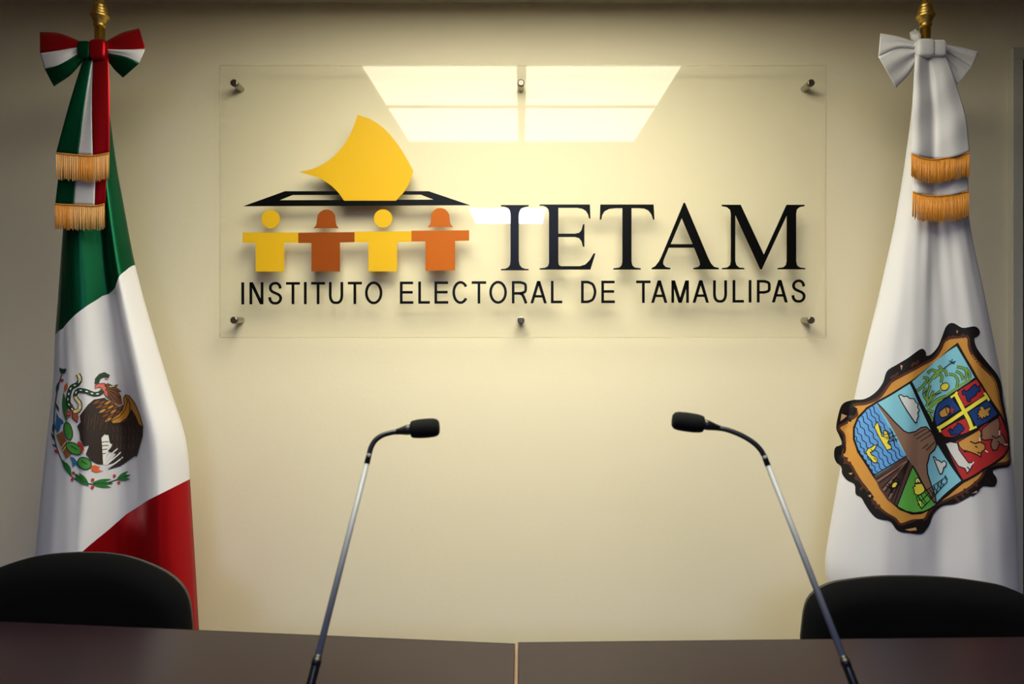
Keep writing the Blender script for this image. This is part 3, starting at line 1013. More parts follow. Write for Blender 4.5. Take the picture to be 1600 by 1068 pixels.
for q in ([(66, 498), (72, 462), (98, 472)], [(365, 998), (415, 988), (420, 1002), (385, 1005)], [(345, 236), (356, 240), (350, 262)], [(605, 78), (612, 78), (608, 92)], [(108, 738), (128, 736), (118, 746)], [(196, 842), (212, 836), (208, 850)], [(676, 832), (698, 818), (700, 826)]):
    rp('curl_highlight', Z(q), ink('buff', (205, 150, 105)), 3)
strokes = []
for q0, q1 in (((300, 300), (318, 285)), ((320, 290), (336, 272)), ((395, 245), (410, 225)), ((415, 236), (428, 215)), ((560, 120), (575, 105)), ((585, 116), (592, 100)), ((640, 112), (632, 92)), ((80, 665), (105, 672)), ((85, 690), (120, 690)), ((150, 770), (135, 755)), ((175, 800), (160, 815)), ((215, 880), (235, 870)), ((230, 900), (252, 885)), ((600, 850), (620, 870)), ((625, 830), (640, 850)), ((640, 810), (660, 830)), ((700, 800), (690, 775))):
    strokes.append([q0, q1])
for q in strokes:
    rl('frame_shading', [Z(q)], 4.0, BR, 2)

shield = [(612, 133), (655, 210), (703, 296), (772, 408), (822, 488), (846, 560), (848, 622), (824, 664), (732, 724), (640, 782), (570, 840), (500, 898), (440, 927), (398, 930), (340, 907), (300, 872), (218, 752), (148, 642), (128, 582), (128, 528), (148, 478), (190, 433), (240, 402), (390, 312), (520, 210)]
rp('shield_border', Z(shield), KB, 2)
SKY = ink('sky', (128, 190, 212))
rp('sky_field', Z([(244, 411), (388, 324), (506, 588), (628, 772), (500, 886), (440, 914), (400, 918), (345, 896), (308, 862), (226, 745), (156, 635), (138, 580), (138, 530), (156, 485), (196, 441)]), SKY, 3)
rp('sea_field', Z([(156, 485), (196, 441), (235, 417), (262, 468), (300, 540), (345, 620), (372, 660), (224, 743), (156, 635), (138, 580), (138, 530)]), ink('sea', (92, 150, 216)), 4)
wav = []
for (x0, y0), (x1, y1) in (((192, 330), (350, 590)), ((195, 265), (385, 575)), ((212, 215), (415, 555)), ((237, 180), (445, 535)), ((262, 152), (475, 515)), ((288, 128), (505, 500)), ((312, 108), (530, 482)), ((195, 400), (328, 605))):
    n = 24
    wav.append(Y8([(x0 + (x1 - x0) * i / n + 6 * math.sin(i * 1.6), y0 + (y1 - y0) * i / n - 4 * math.sin(i * 1.6)) for i in range(n + 1)]))
rl('sea_waves', wav, 1.3, KB, 5)
mount = [(345, 82), (400, 140), (470, 220), (540, 290), (572, 305), (620, 295), (662, 266), (700, 260), (740, 300), (762, 340), (775, 390), (760, 425), (724, 460), (715, 500), (705, 540), (710, 600), (735, 680), (765, 760), (772, 812), (750, 800), (690, 700), (640, 605), (600, 540), (555, 465), (480, 310), (420, 205), (365, 125)]
rp('mountain', Y8(mount), ink('earth', (132, 100, 84)), 5)
rl('mountain_outline', [Y8(mount[:23])], 1.8, KB, 6)
rl('mountain_lines', [Y8(q) for q in ([(610, 325), (700, 275)], [(630, 350), (725, 290)], [(660, 365), (745, 310)], [(670, 420), (715, 385)], [(700, 430), (760, 370)])], 1.2, KB, 6)
rp('furrow_field', Y8([(555, 470), (600, 542), (490, 830), (425, 793), (366, 708), (330, 620)]), ink('soil', (82, 58, 50)), 5)
rl('furrow_lines', [Y8([(578, 505), q]) for q in ((345, 640), (362, 672), (385, 705), (405, 735), (425, 765), (448, 800), (470, 815))], 1.6, KB, 6)
rl('furrow_ridges', [Y8([(560, 510), q]) for q in ((352, 655), (395, 720))] + [Y8([(500, 640), (435, 780)])], 2.2, ink('clay', (150, 112, 98)), 6)
rp('meadow', Y8([(602, 548), (640, 612), (700, 712), (755, 805), (740, 842), (680, 871), (620, 880), (560, 870), (496, 836)]), ink('meadow', (96, 172, 70)), 5)
rl('meadow_line', [Y8([(600, 545), (490, 832)]), Y8([(600, 545), (690, 700), (760, 815)]), Y8([(328, 612), (560, 470)])], 1.6, KB, 6)
YE = ink('yellow', (226, 208, 70))
ship = [(355, 222), (330, 262), (352, 312), (385, 372), (420, 430), (448, 420), (452, 402), (425, 380), (440, 340), (415, 290), (395, 290), (400, 330), (385, 330), (370, 280)]
rp('ship', Y8(ship), YE, 6)
rl('ship_lines', [Y8(ship + ship[:1]), Y8([(400, 340), (440, 330)]), Y8([(405, 320), (465, 300)]), Y8([(415, 350), (485, 320)]), Y8([(425, 370), (495, 350)]), Y8([(440, 270), (490, 370)]), Y8([(455, 290), (470, 380)])], 1.2, KB, 7)
fish = [(268, 445), (285, 418), (300, 415), (325, 395), (350, 392), (335, 420), (318, 440), (300, 445), (310, 465), (340, 480), (355, 500), (345, 522), (322, 520), (305, 495), (285, 475)]
rp('fish', Y8(fish), YE, 6)
rl('fish_lines', [Y8(fish + fish[:1]), Y8([(305, 425), (320, 440)]), Y8([(325, 485), (345, 505)])], 1.2, KB, 7)
CW = ink('cloud', (206, 206, 208))


def cloud(name, pts):
    rp(name, Y8(pts), CW, 6)
    rl('cloud_outline', [Y8(pts + pts[:1])], 1.6, KB, 7)


cloud('cloud', [(502, 35), (520, 28), (540, 42), (565, 40), (580, 55), (612, 58), (622, 82), (640, 95), (635, 120), (650, 140), (636, 160), (642, 185), (632, 205), (630, 228), (618, 230), (600, 205), (560, 140), (525, 80)])
cloud('cloud', [(748, 475), (765, 482), (772, 500), (795, 505), (812, 520), (830, 505), (848, 520), (845, 545), (828, 555), (822, 580), (815, 600), (800, 602), (775, 545)])
tr = [(448, 690), (460, 665), (485, 655), (498, 672), (480, 700), (455, 705)]
rp('tractor', Y8(tr), YE, 7)
rl('tractor_lines', [Y8(tr + tr[:1]), Y8([(415, 690), (445, 705)]), Y8([(440, 730), (470, 710)]), Y8([(455, 650), (480, 630), (512, 650)]), Y8([(430, 670), (450, 720)]), Y8([(490, 650), (515, 680)]), Y8([(440, 740), (465, 728)])], 2.2, KB, 8)
cor = [(610, 715), (600, 700), (618, 690), (615, 672), (635, 672), (665, 668), (680, 690), (690, 715), (680, 738), (640, 755), (612, 745)]
rp('yellow_plant', Y8(cor), YE, 7)
rp('plant_flower', Y8([(618, 640), (640, 628), (662, 662), (640, 672), (620, 668)]), ink('light_yellow', (238, 226, 140)), 7)
rl('plant_lines', [Y8(cor + cor[:1]), Y8([(618, 640), (640, 628), (662, 662), (620, 668), (618, 640)]), Y8([(636, 650), (642, 668)])], 1.3, KB, 8)
der = [[(625, 770), (840, 625)], [(665, 855), (855, 655)], [(625, 770), (665, 855)], [(640, 765), (690, 825)], [(660, 750), (700, 815)], [(690, 770), (720, 735)], [(690, 735), (730, 780)], [(720, 715), (755, 755)], [(750, 695), (780, 730)], [(775, 675), (805, 705)], [(740, 770), (760, 690)], [(800, 660), (830, 680)], [(770, 740), (790, 665)], [(800, 710), (815, 645)], [(650, 785), (640, 820), (668, 855)], [(660, 800), (720, 735)]]
rl('oil_derrick', [Y8(q) for q in der], 1.3, KB, 8)
rp('derrick_top', Y8([(830, 618), (842, 608), (858, 640), (848, 655)]), ink('steel_blue', (44, 66, 100)), 8)
rp('derrick_lamp', Y8([(640, 795), (660, 800), (662, 840), (645, 822)]), YE, 8)

# right half of the shield
rp('sky_field', Z([(398, 314), (606, 150), (690, 298), (640, 332), (590, 376), (522, 416), (500, 455), (492, 500)]), SKY, 3)
GR = ink('leaf', (120, 160, 74))
lv = []
for q in ([(245, 655), (310, 600), (345, 540), (300, 530)], [(345, 590), (400, 520), (430, 480), (385, 460), (340, 490)], [(400, 540), (450, 500), (480, 520), (470, 580)], [(430, 480), (470, 450), (450, 420)], [(430, 490), (500, 460), (525, 520)], [(330, 800), (360, 740), (400, 650)], [(350, 760), (310, 690), (325, 620)], [(350, 760), (420, 690), (470, 655)], [(360, 790), (440, 730), (520, 700)], [(345, 740), (340, 690), (370, 600)], [(690, 550), (710, 500), (690, 450), (620, 430)], [(740, 540), (735, 490), (700, 440)], [(680, 555), (660, 500), (610, 470)], [(620, 620), (630, 560), (600, 510), (545, 500)], [(360, 800), (400, 770), (450, 750)], [(340, 830), (400, 850)], [(360, 860), (390, 920)]):
    lv.append(catmull(q, 14))
rl('plant_leaf_outline', [Y7(q) for q in lv], 4.6, KB, 4)
rl('plant_leaves', [Y7(q) for q in lv], 2.8, GR, 5)
rl('grass_line', [Y7([(340, 840), (420, 770), (520, 700), (640, 610), (745, 545)])], 4.0, GR, 4)
for q in [Y7([(490, 450), (565, 395), (580, 360)]), Y7([(565, 395), (600, 400)]), Y7([(565, 395), (610, 380)]), Y7([(545, 375), (575, 390)]), Y7([(460, 670), (410, 690)]), Y7([(300, 680), (340, 650)])]:
    rl('maguey_stalk', [q], 1.6, ink('dark_teal', (30, 60, 70)), 6)
rp('sun', Y7(ell(505, 615, 42, 34, -30)), YE, 5)
ol = ell(505, 615, 42, 34, -30)
rl('sun_outline', [Y7(ol + ol[:1])], 1.3, KB, 6)
RD = ink('red', (176, 44, 46))
BL = ink('blue', (30, 62, 124))
esc = catmull([(806, 536), (720, 580), (620, 645), (500, 722), (440, 770), (412, 830), (402, 900), (412, 980), (440, 1050), (500, 1088), (570, 1092), (680, 1062), (800, 1010), (910, 940), (1000, 872), (910, 700)], 80, True)
rp('inner_shield', Y7(esc), KB, 4)
rp('castle_quarter', Y7([(624, 660), (700, 610), (796, 548), (880, 680), (690, 800)]), RD, 5)
rp('drum_quarter', Y7(catmull([(560, 706), (490, 745), (440, 790), (418, 860), (414, 920), (430, 975)], 14) + [(652, 826)]), BL, 5)
rp('eagle_quarter', Y7([(728, 850), (900, 735), (988, 868), (905, 928), (800, 985)]), BL, 5)
rp('castle_quarter', Y7([(700, 908), (762, 1015), (680, 1052), (570, 1080), (505, 1075), (462, 1030)]), RD, 5)
cr = [[(606, 680), (640, 745), (690, 845), (730, 920), (760, 1005)], [(445, 1000), (560, 930), (690, 845), (790, 775), (892, 705)]]
ends = [[(560, 715), (600, 690), (625, 665)], [(735, 1015), (765, 1000), (800, 985)], [(432, 985), (450, 1000), (462, 1035)], [(865, 672), (890, 705), (910, 745)]]
rl('cross_outline', [(Y7(q), 7.6) for q in cr] + [(Y7(q), 5.2) for q in ends], 7.0, KB, 6)
rl('yellow_cross', [(Y7(q), 5.8) for q in cr] + [(Y7(q), 3.4) for q in ends], 5.6, ink('cross_yellow', (232, 218, 76)), 7)
for q in ([(665, 655), (690, 640), (700, 660), (720, 650), (770, 600), (790, 590), (800, 615), (825, 605), (830, 655), (800, 665), (795, 690), (740, 730), (745, 750), (720, 755), (708, 728), (700, 690), (675, 690)],
          [(535, 1020), (560, 1000), (575, 1020), (600, 985), (620, 975), (625, 950), (660, 960), (690, 1000), (680, 1025), (660, 1030), (650, 1055), (600, 1060), (560, 1065), (555, 1045)]):
    rp('castle', Y7(q), ink('castle_blue', (28, 48, 110)), 6)
    rl('castle_outline', [Y7(q + q[:1])], 1.4, KB, 7)
dm = [(450, 850), (470, 830), (510, 800), (540, 790), (558, 830), (550, 860), (520, 890), (475, 902), (455, 880)]
rp('drum', Y7(dm), ink('tan', (190, 140, 70)), 6)
rl('drum_outline', [Y7(dm + dm[:1]), Y7(ell(532, 832, 16, 34, -15))], 1.4, KB, 7)
rl('drum_stick', [Y7([(555, 845), (590, 820)]), Y7([(565, 810), (580, 860)])], 2.2, RD, 7)
eg = [(800, 870), (820, 850), (808, 835), (835, 828), (820, 805), (855, 795), (870, 825), (895, 815), (915, 800), (930, 820), (905, 845), (915, 870), (905, 890), (880, 885), (885, 905), (860, 895), (850, 920), (835, 895), (810, 915), (820, 880)]
rp('spread_eagle', Y7(eg), MATS['ink_tan'], 6)
rl('spread_eagle_outline', [Y7(eg + eg[:1])], 1.2, KB, 7)
rp('cattle_field', Z([(552, 600), (600, 594), (680, 552), (738, 510), (804, 472), (836, 556), (840, 618), (816, 657), (728, 715), (636, 770)]), RD, 3)
wc = [(552, 600), (575, 592), (610, 598), (618, 630), (640, 660), (662, 690), (682, 688), (672, 715), (655, 738), (645, 715), (615, 705), (598, 680), (575, 645)]
oc = [(612, 594), (660, 565), (710, 535), (722, 560), (712, 592), (735, 606), (735, 625), (718, 640), (715, 662), (700, 652), (672, 640), (635, 630), (620, 615)]
bc = [(722, 532), (760, 500), (795, 480), (803, 510), (798, 550), (815, 560), (832, 600), (825, 612), (800, 600), (790, 628), (770, 632), (760, 605), (768, 580), (730, 585), (715, 572)]
for nm, q, c in (('white_bull', wc, ink('bull_white', (208, 204, 206))), ('ochre_bull', oc, ink('bull_ochre', (194, 140, 70))), ('brown_bull', bc, ink('bull_brown', (146, 104, 86)))):
    rp(nm, Z(q), c, 4)
    rl('bull_outline', [Z(q + q[:1])], 1.5, KB, 5)
rl('bull_face', [Z(q) for q in ([(668, 590), (690, 600), (712, 592)], [(690, 612), (700, 618)], [(700, 640), (712, 645)], [(765, 565), (785, 575), (805, 565)], [(790, 590), (800, 595)], [(655, 708), (668, 722)], [(640, 640), (655, 632)])], 1.8, KB, 6)
for q in ([(712, 590), (712, 572)], [(735, 632), (748, 640)], [(800, 560), (800, 540)], [(820, 605), (838, 605)], [(672, 700), (685, 685)]):
    rl('bull_horn', [Z(q)], 1.8, ink('horn', (232, 226, 214)), 6)
rl('shield_divider', [Z([(390, 316), (452, 440), (508, 588), (560, 660), (638, 778)])], 3.6, KB, 7)


# ------------------------------------------------------------------ ribbon bows
DB = DP - 0.075


def strip(name, ca, cb, v0, v1, depth, m, parent, n=28, k=10, d=DB, th=0.0012, sag=0.0):
    """cloth between two pixel curves; depth(u, v) metres towards the camera"""
    a, b = catmull(ca, n), catmull(cb, n)
    vs, fs = [], []
    for i in range(n):
        u = i / (n - 1)
        for j in range(k + 1):
            w = j / k
            x = a[i][0] + (b[i][0] - a[i][0]) * w
            y = a[i][1] + (b[i][1] - a[i][1]) * w + sag * 4 * w * (1 - w) * u * u
            vs.append(P(x, y, d - depth(u, v0 + (v1 - v0) * w)))
    for i in range(n - 1):
        for j in range(k):
            p = i * (k + 1) + j
            fs.append((p, p + 1, p + k + 2, p + k + 1))
    o = mk(name, vs, fs, m, parent, True)
    md = o.modifiers.new('solid', 'SOLIDIFY')
    md.thickness = th
    md.offset = 0
    return o


def fringe(parent, top, length, d, depth, n, m, mpale, pale, seed):
    """row of thin gold threads under a ribbon end"""
    rng = random.Random(seed)
    pts = catmull(top, n)
    a, b = MB(), MB()
    for i, (x, y) in enumerate(pts):
        u = i / (n - 1)
        f = depth(u)
        ln = length * rng.uniform(0.94, 1.05)
        ox = rng.uniform(-1.0, 1.0)
        q = a if not pale(u) or i % 2 else b
        r = 0.0014 if not pale(u) else 0.0011
        q.tube([P(x, y - 1, d - f), P(x + ox * .4, y + ln * .5, d - f - 0.002 * rng.random()), P(x + ox, y + ln, d - f - 0.001)], r, 5)
    hd = MB().tube([P(x, y, d - depth(i / (n - 1)) - 0.001) for i, (x, y) in enumerate(pts)], 0.0022, 6).build('fringe_heading', m, parent, True)
    o = a.build('fringe', m, parent, True, kind='stuff')
    if b.v:
        b.build('fringe', mpale, parent, True, kind='stuff')


M_GOLD = mat('gold_thread', (216, 138, 30), 0.45, sheen=0.3)
M_PALE = mat('pale_gold_thread', (236, 190, 130), 0.45, sheen=0.3)

# tricolour bow
Q = conv(40, 0, 2.886)
bow = thing('ribbon_bow', 'green, white and red ribbon bow with gold-fringed tails on left flagpole', 'bow', P(152, 80, DB))


def loop_depth(sign=1, wob=0.0, full=0.035):
    def f(u, v):
        return sign * full * math.sin(math.pi * min(max(v, 0), 1)) ** 0.7 * (0.35 + 0.65 * math.sin(math.pi * min(u, 1) * 0.72)) + wob * (1 - u) * math.sin(v * 19) + 0.012 * (1 - u)
    return f


def bow_loop(curves, mats, parent, dfun, dback):
    lb = strip('bow_loop', curves[0], curves[-1], 0, 1, dback, mats[0], parent, k=16)
    n = len(mats)
    for i in range(n):
        strip('loop_stripe', curves[i], curves[i + 1], i / n, (i + 1) / n, dfun, mats[i], lb)
    return lb


bow_loop([Q([(250, 188), (150, 150), (65, 145)]), Q([(243, 212), (150, 228), (66, 240)]), Q([(246, 238), (150, 293), (86, 310)]), Q([(262, 272), (205, 335), (128, 390)])], [M_RED, M_WHITE, M_GREEN], bow, loop_depth(1, 0.003), lambda u, v: -0.02 * math.sin(math.pi * v))
bow_loop([Q([(358, 190), (430, 150), (513, 128)]), Q([(360, 222), (450, 224), (540, 221)]), Q([(362, 236), (450, 257), (512, 286)]), Q([(372, 275), (400, 312), (440, 350)])], [M_RED, M_WHITE, M_GREEN], bow, loop_depth(1, 0.003), lambda u, v: -0.02 * math.sin(math.pi * v))


def knot(name, x0, x1, y0, y1, m, parent, fwd=0.03, ry=0.024, e=0.7):
    q0, q1 = Q([(x0, y0)])[0], Q([(x1, y1)])[0]
    a, b = P(q0[0], q0[1], DB - fwd), P(q1[0], q1[1], DB - fwd)
    MB().sel(((a.x + b.x) / 2, a.y + 0.004, (a.z + b.z) / 2), (abs(b.x - a.x) / 2, ry, abs(a.z - b.z) / 2), e, 28).build(name, m, parent, True)


knot('knot_stripe', 238, 299, 187, 270, M_GREEN, bow, 0.028, 0.016, 0.42)
knot('knot_stripe', 293, 368, 180, 272, M_RED, bow, 0.032, 0.018, 0.42)


def tail_depth(base, amp):
    return lambda u, v: base + amp * math.sin(v * 9 + u * 2) + 0.012 * math.sin(math.pi * u) * 0.5


cvs = [[(262, 262), (200, 460), (138, 688)], [(300, 262), (266, 470), (236, 697)], [(304, 262), (299, 470), (303, 702)], [(374, 262), (379, 470), (378, 690)]]
tl = None
for i, m in enumerate((M_GREEN, M_WHITE, M_RED)):
    o = strip('front_tail' if tl is None else 'tail_stripe', Q(cvs[i]), Q(cvs[i + 1]), i / 3, (i + 1) / 3, tail_depth(0.026, 0.003), m, bow if tl is None else tl, n=30)
    tl = tl or o
fringe(tl, Q([(138, 690), (236, 699), (303, 703), (376, 690)]), 116 / 2.886, DB, lambda u: 0.03, 52, M_GOLD, M_PALE, lambda u: u < 0.42 or u > 0.72, 1)
cvs = [[(175, 560), (150, 780), (134, 918)], [(240, 560), (228, 780), (216, 922)], [(318, 560), (316, 780), (311, 926)], [(375, 560), (366, 780), (359, 918)]]
tb = None
for i, m in enumerate((M_GREEN, M_WHITE, M_RED)):
    o = strip('back_tail' if tb is None else 'tail_stripe', Q(cvs[i]), Q(cvs[i + 1]), i / 3, (i + 1) / 3, tail_depth(0.008, 0.002), m, bow if tb is None else tb, n=26)
    tb = tb or o
fringe(tb, Q([(133, 920), (216, 924), (311, 928), (355, 920)]), 110 / 2.886, DB, lambda u: 0.010, 48, M_GOLD, M_PALE, lambda u: u > 0.28, 2)

# white bow
Q = conv(1340, 0, 2.966)
bow2 = thing('ribbon_bow', 'white ribbon bow with gold-fringed tails on flagpole near the door', 'bow', P(1446, 75, DB))


def pleat(u, v):
    return 0.026 * math.sin(math.pi * v) ** 0.7 * (0.4 + 0.6 * u) + 0.006 * math.sin(v * 21) * (1 - 0.75 * u) + 0.012 * (1 - u)


bow_loop([Q([(275, 196), (190, 170), (106, 155)]), Q([(272, 225), (185, 225), (96, 262)]), Q([(278, 262), (240, 340), (178, 408)])], [M_WHITE, M_WHITE], bow2, pleat, lambda u, v: -0.02 * math.sin(math.pi * v))
bow_loop([Q([(392, 205), (470, 218), (560, 241)]), Q([(400, 232), (470, 275), (530, 310)]), Q([(402, 262), (425, 330), (455, 402)])], [M_WHITE, M_WHITE], bow2, lambda u, v: pleat(u, v) - 0.02, lambda u, v: -0.035 * math.sin(math.pi * v))
knot('knot', 270, 350, 182, 266, M_WHITE, bow2, 0.030, 0.018, 0.42)
knot('knot', 342, 406, 186, 264, M_WHITE, bow2, 0.028, 0.016, 0.45)
ear = MB()
for a in range(3):
    p = Q([(250 + a * 14, 150 - (a % 2) * 8), (262 + a * 8, 170), (285, 196)])
    ear.tube([P(p[0][0], p[0][1], DP - .02), P(p[1][0], p[1][1], DP - .03 - a * .004), P(p[2][0], p[2][1], DP - .04)], [0.006, 0.010, 0.006], 8)
ear.build('ribbon_end', M_WHITE, bow2, True)


def tail2(base):
    def f(u, v):
        return base + 0.010 * math.exp(-((v - 0.12) / 0.13) ** 2) - 0.008 * math.exp(-((v - 0.42 + 0.05 * u) / 0.08) ** 2) + 0.010 * math.exp(-((v - 0.78) / 0.22) ** 2) * (0.4 + u) + 0.002 * math.sin(u * 14 + v * 5)
    return f


def tail_white(name, left, right, f, n=40, sag=10.5):
    return strip(name, Q(left), Q(right), 0, 1, f, M_WHITE, bow2, n=n, k=36, sag=sag)


o = tail_white('front_tail', [(266, 255), (255, 480), (249, 708)], [(408, 255), (470, 430), (505, 560), (519, 700)], tail2(0.024))
fringe(o, Q([(250, 712), (290, 730), (350, 739), (430, 728), (518, 708)]), 108 / 2.966, DB, lambda u: 0.030, 66, M_GOLD, M_PALE, lambda u: False, 3)
o = tail_white('back_tail', [(255, 600), (250, 760), (256, 888)], [(505, 600), (512, 760), (513, 882)], tail2(0.004), 30, 7.5)
fringe(o, Q([(257, 890), (310, 904), (380, 908), (450, 900), (514, 886)]), 118 / 2.966, DB, lambda u: 0.012, 66, M_GOLD, M_PALE, lambda u: False, 4)

# ------------------------------------------------------------------ desks
M_LAM = mat('dark_walnut_laminate', (30, 18, 24), 0.30, spec=0.36, noise=0.10, nscale=14, stretch=(1, 12, 12))
M_EDGE = mat('tan_edge_band', (112, 78, 58), 0.5)
DT = 0.75             # desk height


def desk(name, label, far_a, far_b, depth, groupname):
    """far edge from far_a to far_b (x, y), top runs depth towards the camera"""
    a, b = Vector((*far_a, 0)), Vector((*far_b, 0))
    u = (b - a).normalized()
    v = Vector((0, -1, 0))            # the short ends run straight out from the wall, so neighbouring desks meet flush
    ln = (b - a).length
    c = (a + b) / 2 + v * depth / 2
    t = thing(name, label, 'desk', (c.x, c.y, 0), groupname)
    top = MB().para((c.x, c.y, DT - 0.014), u * (ln - 0.004), v * (depth - 0.004), 0.028)
    bevel(top.build('desk_top', M_LAM, t), 0.0015, 1)
    for e, eu, ev, m in ((a + v * depth / 2 + u * 0.0008, u * 0.0016, v * depth, M_EDGE), (b + v * depth / 2 - u * 0.0008, u * 0.0016, v * depth, M_EDGE),
                         ((a + b) / 2 + v * 0.0008, u * (ln - 0.004), v * 0.0016, M_LAM), ((a + b) / 2 + v * (depth - 0.0008), u * (ln - 0.004), v * 0.0016, M_LAM)):
        MB().para((e.x, e.y, DT - 0.0142), eu, ev, 0.0276).build('edge_band', m, t)
    for k in (0.04, ln - 0.04):
        q = a + u * k + v * depth / 2
        bevel(MB().para((q.x, q.y, (DT - 0.028) / 2), u * 0.028, v * (depth - 0.06), DT - 0.028).build('side_panel', M_LAM, t), 0.001, 1)
    q = (a + b) / 2 + v * (depth * 0.8)
    MB().para((q.x, q.y, 0.48), u * (ln - 0.11), v * 0.018, 0.46).build('modesty_panel', M_LAM, t)


def edge_pt(px, py):
    d = (H - DT) * F / (py - VY)
    q = P(px, py, d)
    return Vector((q.x, q.y))


e0, e1 = edge_pt(0, 970), edge_pt(806, 1004.5)
e0 = e1 + (e0 - e1).normalized() * 1.5
desk('desk', 'dark brown desk in front of the left office chair', e0, e1, 0.6, 'dark desks placed end to end')
e0, e1 = edge_pt(808.2, 1002.5), edge_pt(1600, 994)
e1 = e0 + (e1 - e0).normalized() * 1.5
desk('desk', 'dark brown desk in front of the right office chair', e0, e1, 0.6, 'dark desks placed end to end')

# ------------------------------------------------------------------ office chairs
M_FAB = mat('black_upholstery', (7, 7, 9), 0.95, spec=0.08, sheen=0.0, bump=0.25, bscale=900)
M_SHELL = mat('dark_grey_plastic', (40, 39, 40), 0.5, bump=0.05)
M_PLA = mat('black_plastic', (20, 20, 21), 0.45)


def office_chair(px, ytop, d, prof, label, rot):
    """prof: (dx, dy) pixels of the right half of the backrest's top outline"""
    c = P(px, ytop, d)
    k = d / F
    t = thing('office_chair', label, 'chair', (c.x, c.y - 0.2, 0), 'office chairs behind the desks')
    half = catmull([(x * k, -y * k) for x, y in prof], 26)
    hw, hb = prof[-1][0] * k, -prof[-1][1] * k
    half += catmull([(hw, hb), (hw * 0.985, hb - 0.14), (hw * 0.90, hb - 0.26), (hw * 0.72, hb - 0.31), (0, hb - 0.325)], 26)[1:]
    outl = half + [(-x, z) for x, z in half[1:-1]][::-1]
    zc = hb - 0.08

    def shell(layers, m, name, parent):
        vs, fs = [], []
        n = len(outl)
        for inset, y in layers:
            for x, z in outl:
                r = math.hypot(x, z - zc)
                s = max(0.0, 1 - inset / max(r, 1e-4))
                X, Zz = x * s, zc + (z - zc) * s
                yy = y - 0.35 * X * X          # wings curve towards the sitter
                vs.append((c.x + X * math.cos(rot) - yy * math.sin(rot), c.y + X * math.sin(rot) + yy * math.cos(rot), c.z + Zz))
        L = len(layers)
        for i in range(L - 1):
            for j in range(n):
                a, b = i * n + j, i * n + (j + 1) % n
                fs.append((a, b, b + n, a + n))
        fs.append(tuple(range(n)))
        fs.append(tuple(range((L - 1) * n, L * n)))
        mb = MB()
        mb.add(vs, fs)
        return mb.build(name, m, parent, True)
    bk = shell([(0.16, -0.010), (0.09, -0.016), (0.045, -0.018), (0.022, -0.012), (0.009, 0.0), (0.003, 0.012), (0.0015, 0.026), (0.003, 0.036)], M_FAB, 'backrest', t)
    shell([(0.010, 0.032), (0.005, 0.036), (0.004, 0.046), (0.008, 0.054), (0.03, 0.060), (0.12, 0.064)], M_SHELL, 'back_shell', t)
    z0 = 0.47
    bar = MB().tube([(c.x, c.y + 0.075, c.z + zc), (c.x, c.y + 0.085, c.z - 0.28), (c.x, c.y + 0.05, z0 - 0.06), (c.x, c.y - 0.2, z0 - 0.075)], [0.022, 0.022, 0.022, 0.02], 12)
    bar.build('back_support', M_PLA, t, True)
    MB().sel((c.x, c.y - 0.22, z0), (0.24, 0.23, 0.045), 0.45, 32).build('seat', M_FAB, t, True)
    MB().tube([(c.x, c.y - 0.22, 0.09), (c.x, c.y - 0.22, 0.28), (c.x, c.y - 0.22, 0.281), (c.x, c.y - 0.22, z0 - 0.04)], [0.028, 0.028, 0.016, 0.016], 16).build('gas_lift', M_PLA, t)
    for i in range(5):
        a = 2 * math.pi * i / 5 + 0.3
        ex, ey = c.x + 0.27 * math.cos(a), c.y - 0.22 + 0.27 * math.sin(a)
        lg = MB().tube([(c.x, c.y - 0.22, 0.11), (ex, ey, 0.075)], [0.026, 0.016], 8).build('base_leg', M_PLA, t, True)
        MB().tube([(ex - 0.02 * math.sin(a), ey + 0.02 * math.cos(a), 0.028), (ex + 0.02 * math.sin(a), ey - 0.02 * math.cos(a), 0.028)], 0.028, 14).build('caster', M_PLA, lg)
    return t


office_chair(107, 869, 1.575, [(0, 0), (50, 2.5), (95, 12), (143, 32), (170, 54), (182, 79), (187, 116)], 'black office chair with rounded back in front of the tricolour flag', math.radians(4))
office_chair(1442, 907, 1.53, [(0, 0), (50, 1), (92, 4.5), (135, 11), (164, 25), (179, 47), (186, 95)], 'black office chair with rounded back in front of the white flag', math.radians(-3))

# ------------------------------------------------------------------ gooseneck microphones
M_GUN = mat('gunmetal', (122, 124, 130), 0.55, 0.2, spec=0.3)
M_FOAM = mat('black_foam', (13, 13, 14), 0.95, spec=0.15, bump=0.5, bscale=1500)
M_MBLK = mat('black_metal', (18, 18, 20), 0.35, 0.4)


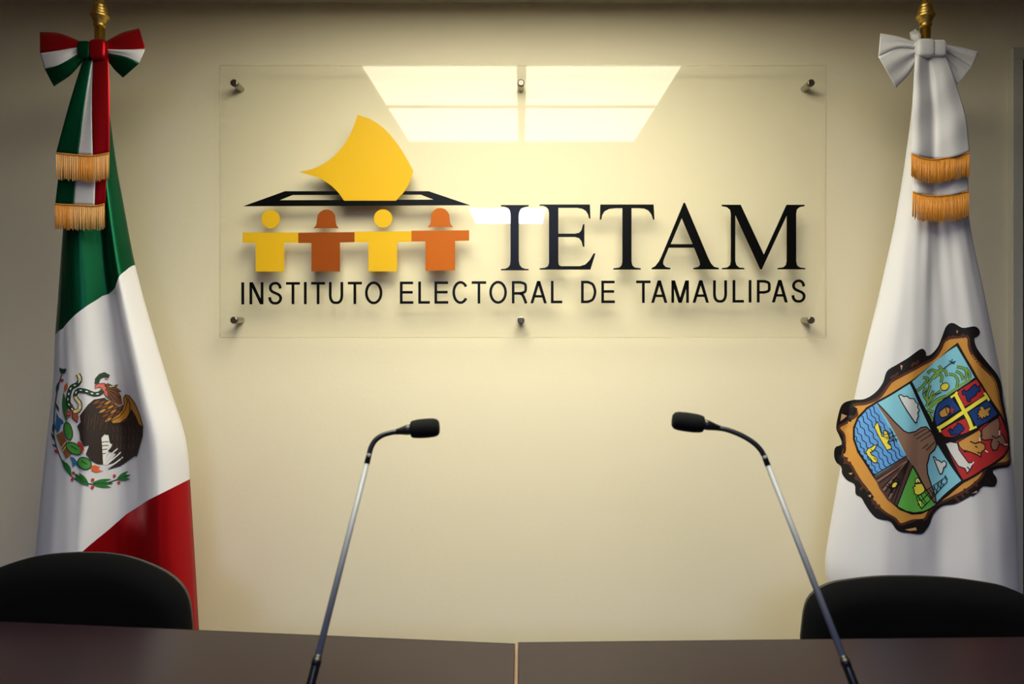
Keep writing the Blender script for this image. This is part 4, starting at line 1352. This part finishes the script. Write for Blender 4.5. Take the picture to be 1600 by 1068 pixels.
def microphone(base, top, d0, d1, bend, neck_end, foam_end, dtip, label):
    b, q = P(base[0], base[1], d0), P(top[0], top[1], d1)
    b.z = DT
    t = thing('gooseneck_microphone', label, 'microphone', b, 'gooseneck microphones on the desks')
    bs = MB()
    bs.sel((b.x, b.y, DT + 0.018), (0.055, 0.07, 0.018), 0.35, 28)
    bs.build('base', M_MBLK, t, True)
    MB().lathe([(0.016, 0.03), (0.016, 0.045), (0.009, 0.055)], (b.x, b.y, DT), (0, 0, 1), 20).build('collar', M_MBLK, t, True)

    def at(f):
        return b + (q - b) * f
    f1 = 0.45
    MB().tube([at(0.08), at(f1 - 0.03), at(f1), at(f1 + 0.012)], [0.0062, 0.0060, 0.0058, 0.0046], 16).build('lower_stem', M_MBLK, t, True)
    MB().tube([at(f1 + 0.008), at(1.0)], [0.0046, 0.0040], 16).build('stem', M_GUN, t, True)
    MB().tube([at(f1 - 0.015), at(f1 + 0.004)], 0.0064, 16).build('joint_ring', M_MBLK, t, True)
    pts = [top] + bend
    bp = catmull(pts, 30)
    path = [P(x, y, d1 + (dtip - d1) * i / 29) for i, (x, y) in enumerate(bp)]
    MB().tube([at(0.97)] + path, [0.0043] + [0.0040] * 30, 14).build('flexible_neck', M_MBLK, t, True)
    n0, n1, f2 = path[-1], P(*neck_end, dtip), P(*foam_end, dtip + 0.004)
    ax = (n1 - n0).normalized()
    ln = (n1 - n0).length
    MB().lathe([(0.0042, -0.004), (0.005, 0.15 * ln), (0.0078, 0.7 * ln), (0.0082, ln + 0.004)], n0, ax, 18).build('capsule_housing', M_MBLK, t, True)
    ax = (f2 - n1).normalized()
    ln = (f2 - n1).length
    R = 0.0148
    pr = [(0.0085, 0), (0.0118, 0.0012), (0.0132, 0.004), (R * .97, 0.011), (R, 0.020), (R * 1.0, ln * 0.62), (R * .97, ln * 0.8), (R * .86, ln * 0.92), (R * .62, ln * 0.985), (R * .3, ln), (0.0005, ln)]
    MB().lathe(pr, n1, ax, 28).build('foam_windscreen', M_FOAM, t, True)


microphone((410, 1367), (577, 709), 0.80, 1.03, [(580, 698), (587, 687), (598, 679.5), (611, 675.5), (621, 674)], (641, 670.5), (687, 667), 1.05, 'black gooseneck microphone bent to the right, left of the pair')
microphone((1452, 1367), (1194, 712), 0.80, 1.03, [(1188, 702), (1177, 691), (1160, 680.5), (1139, 672), (1122, 668)], (1100, 662.5), (1050, 656), 1.05, 'black gooseneck microphone bent to the left, right of the pair')
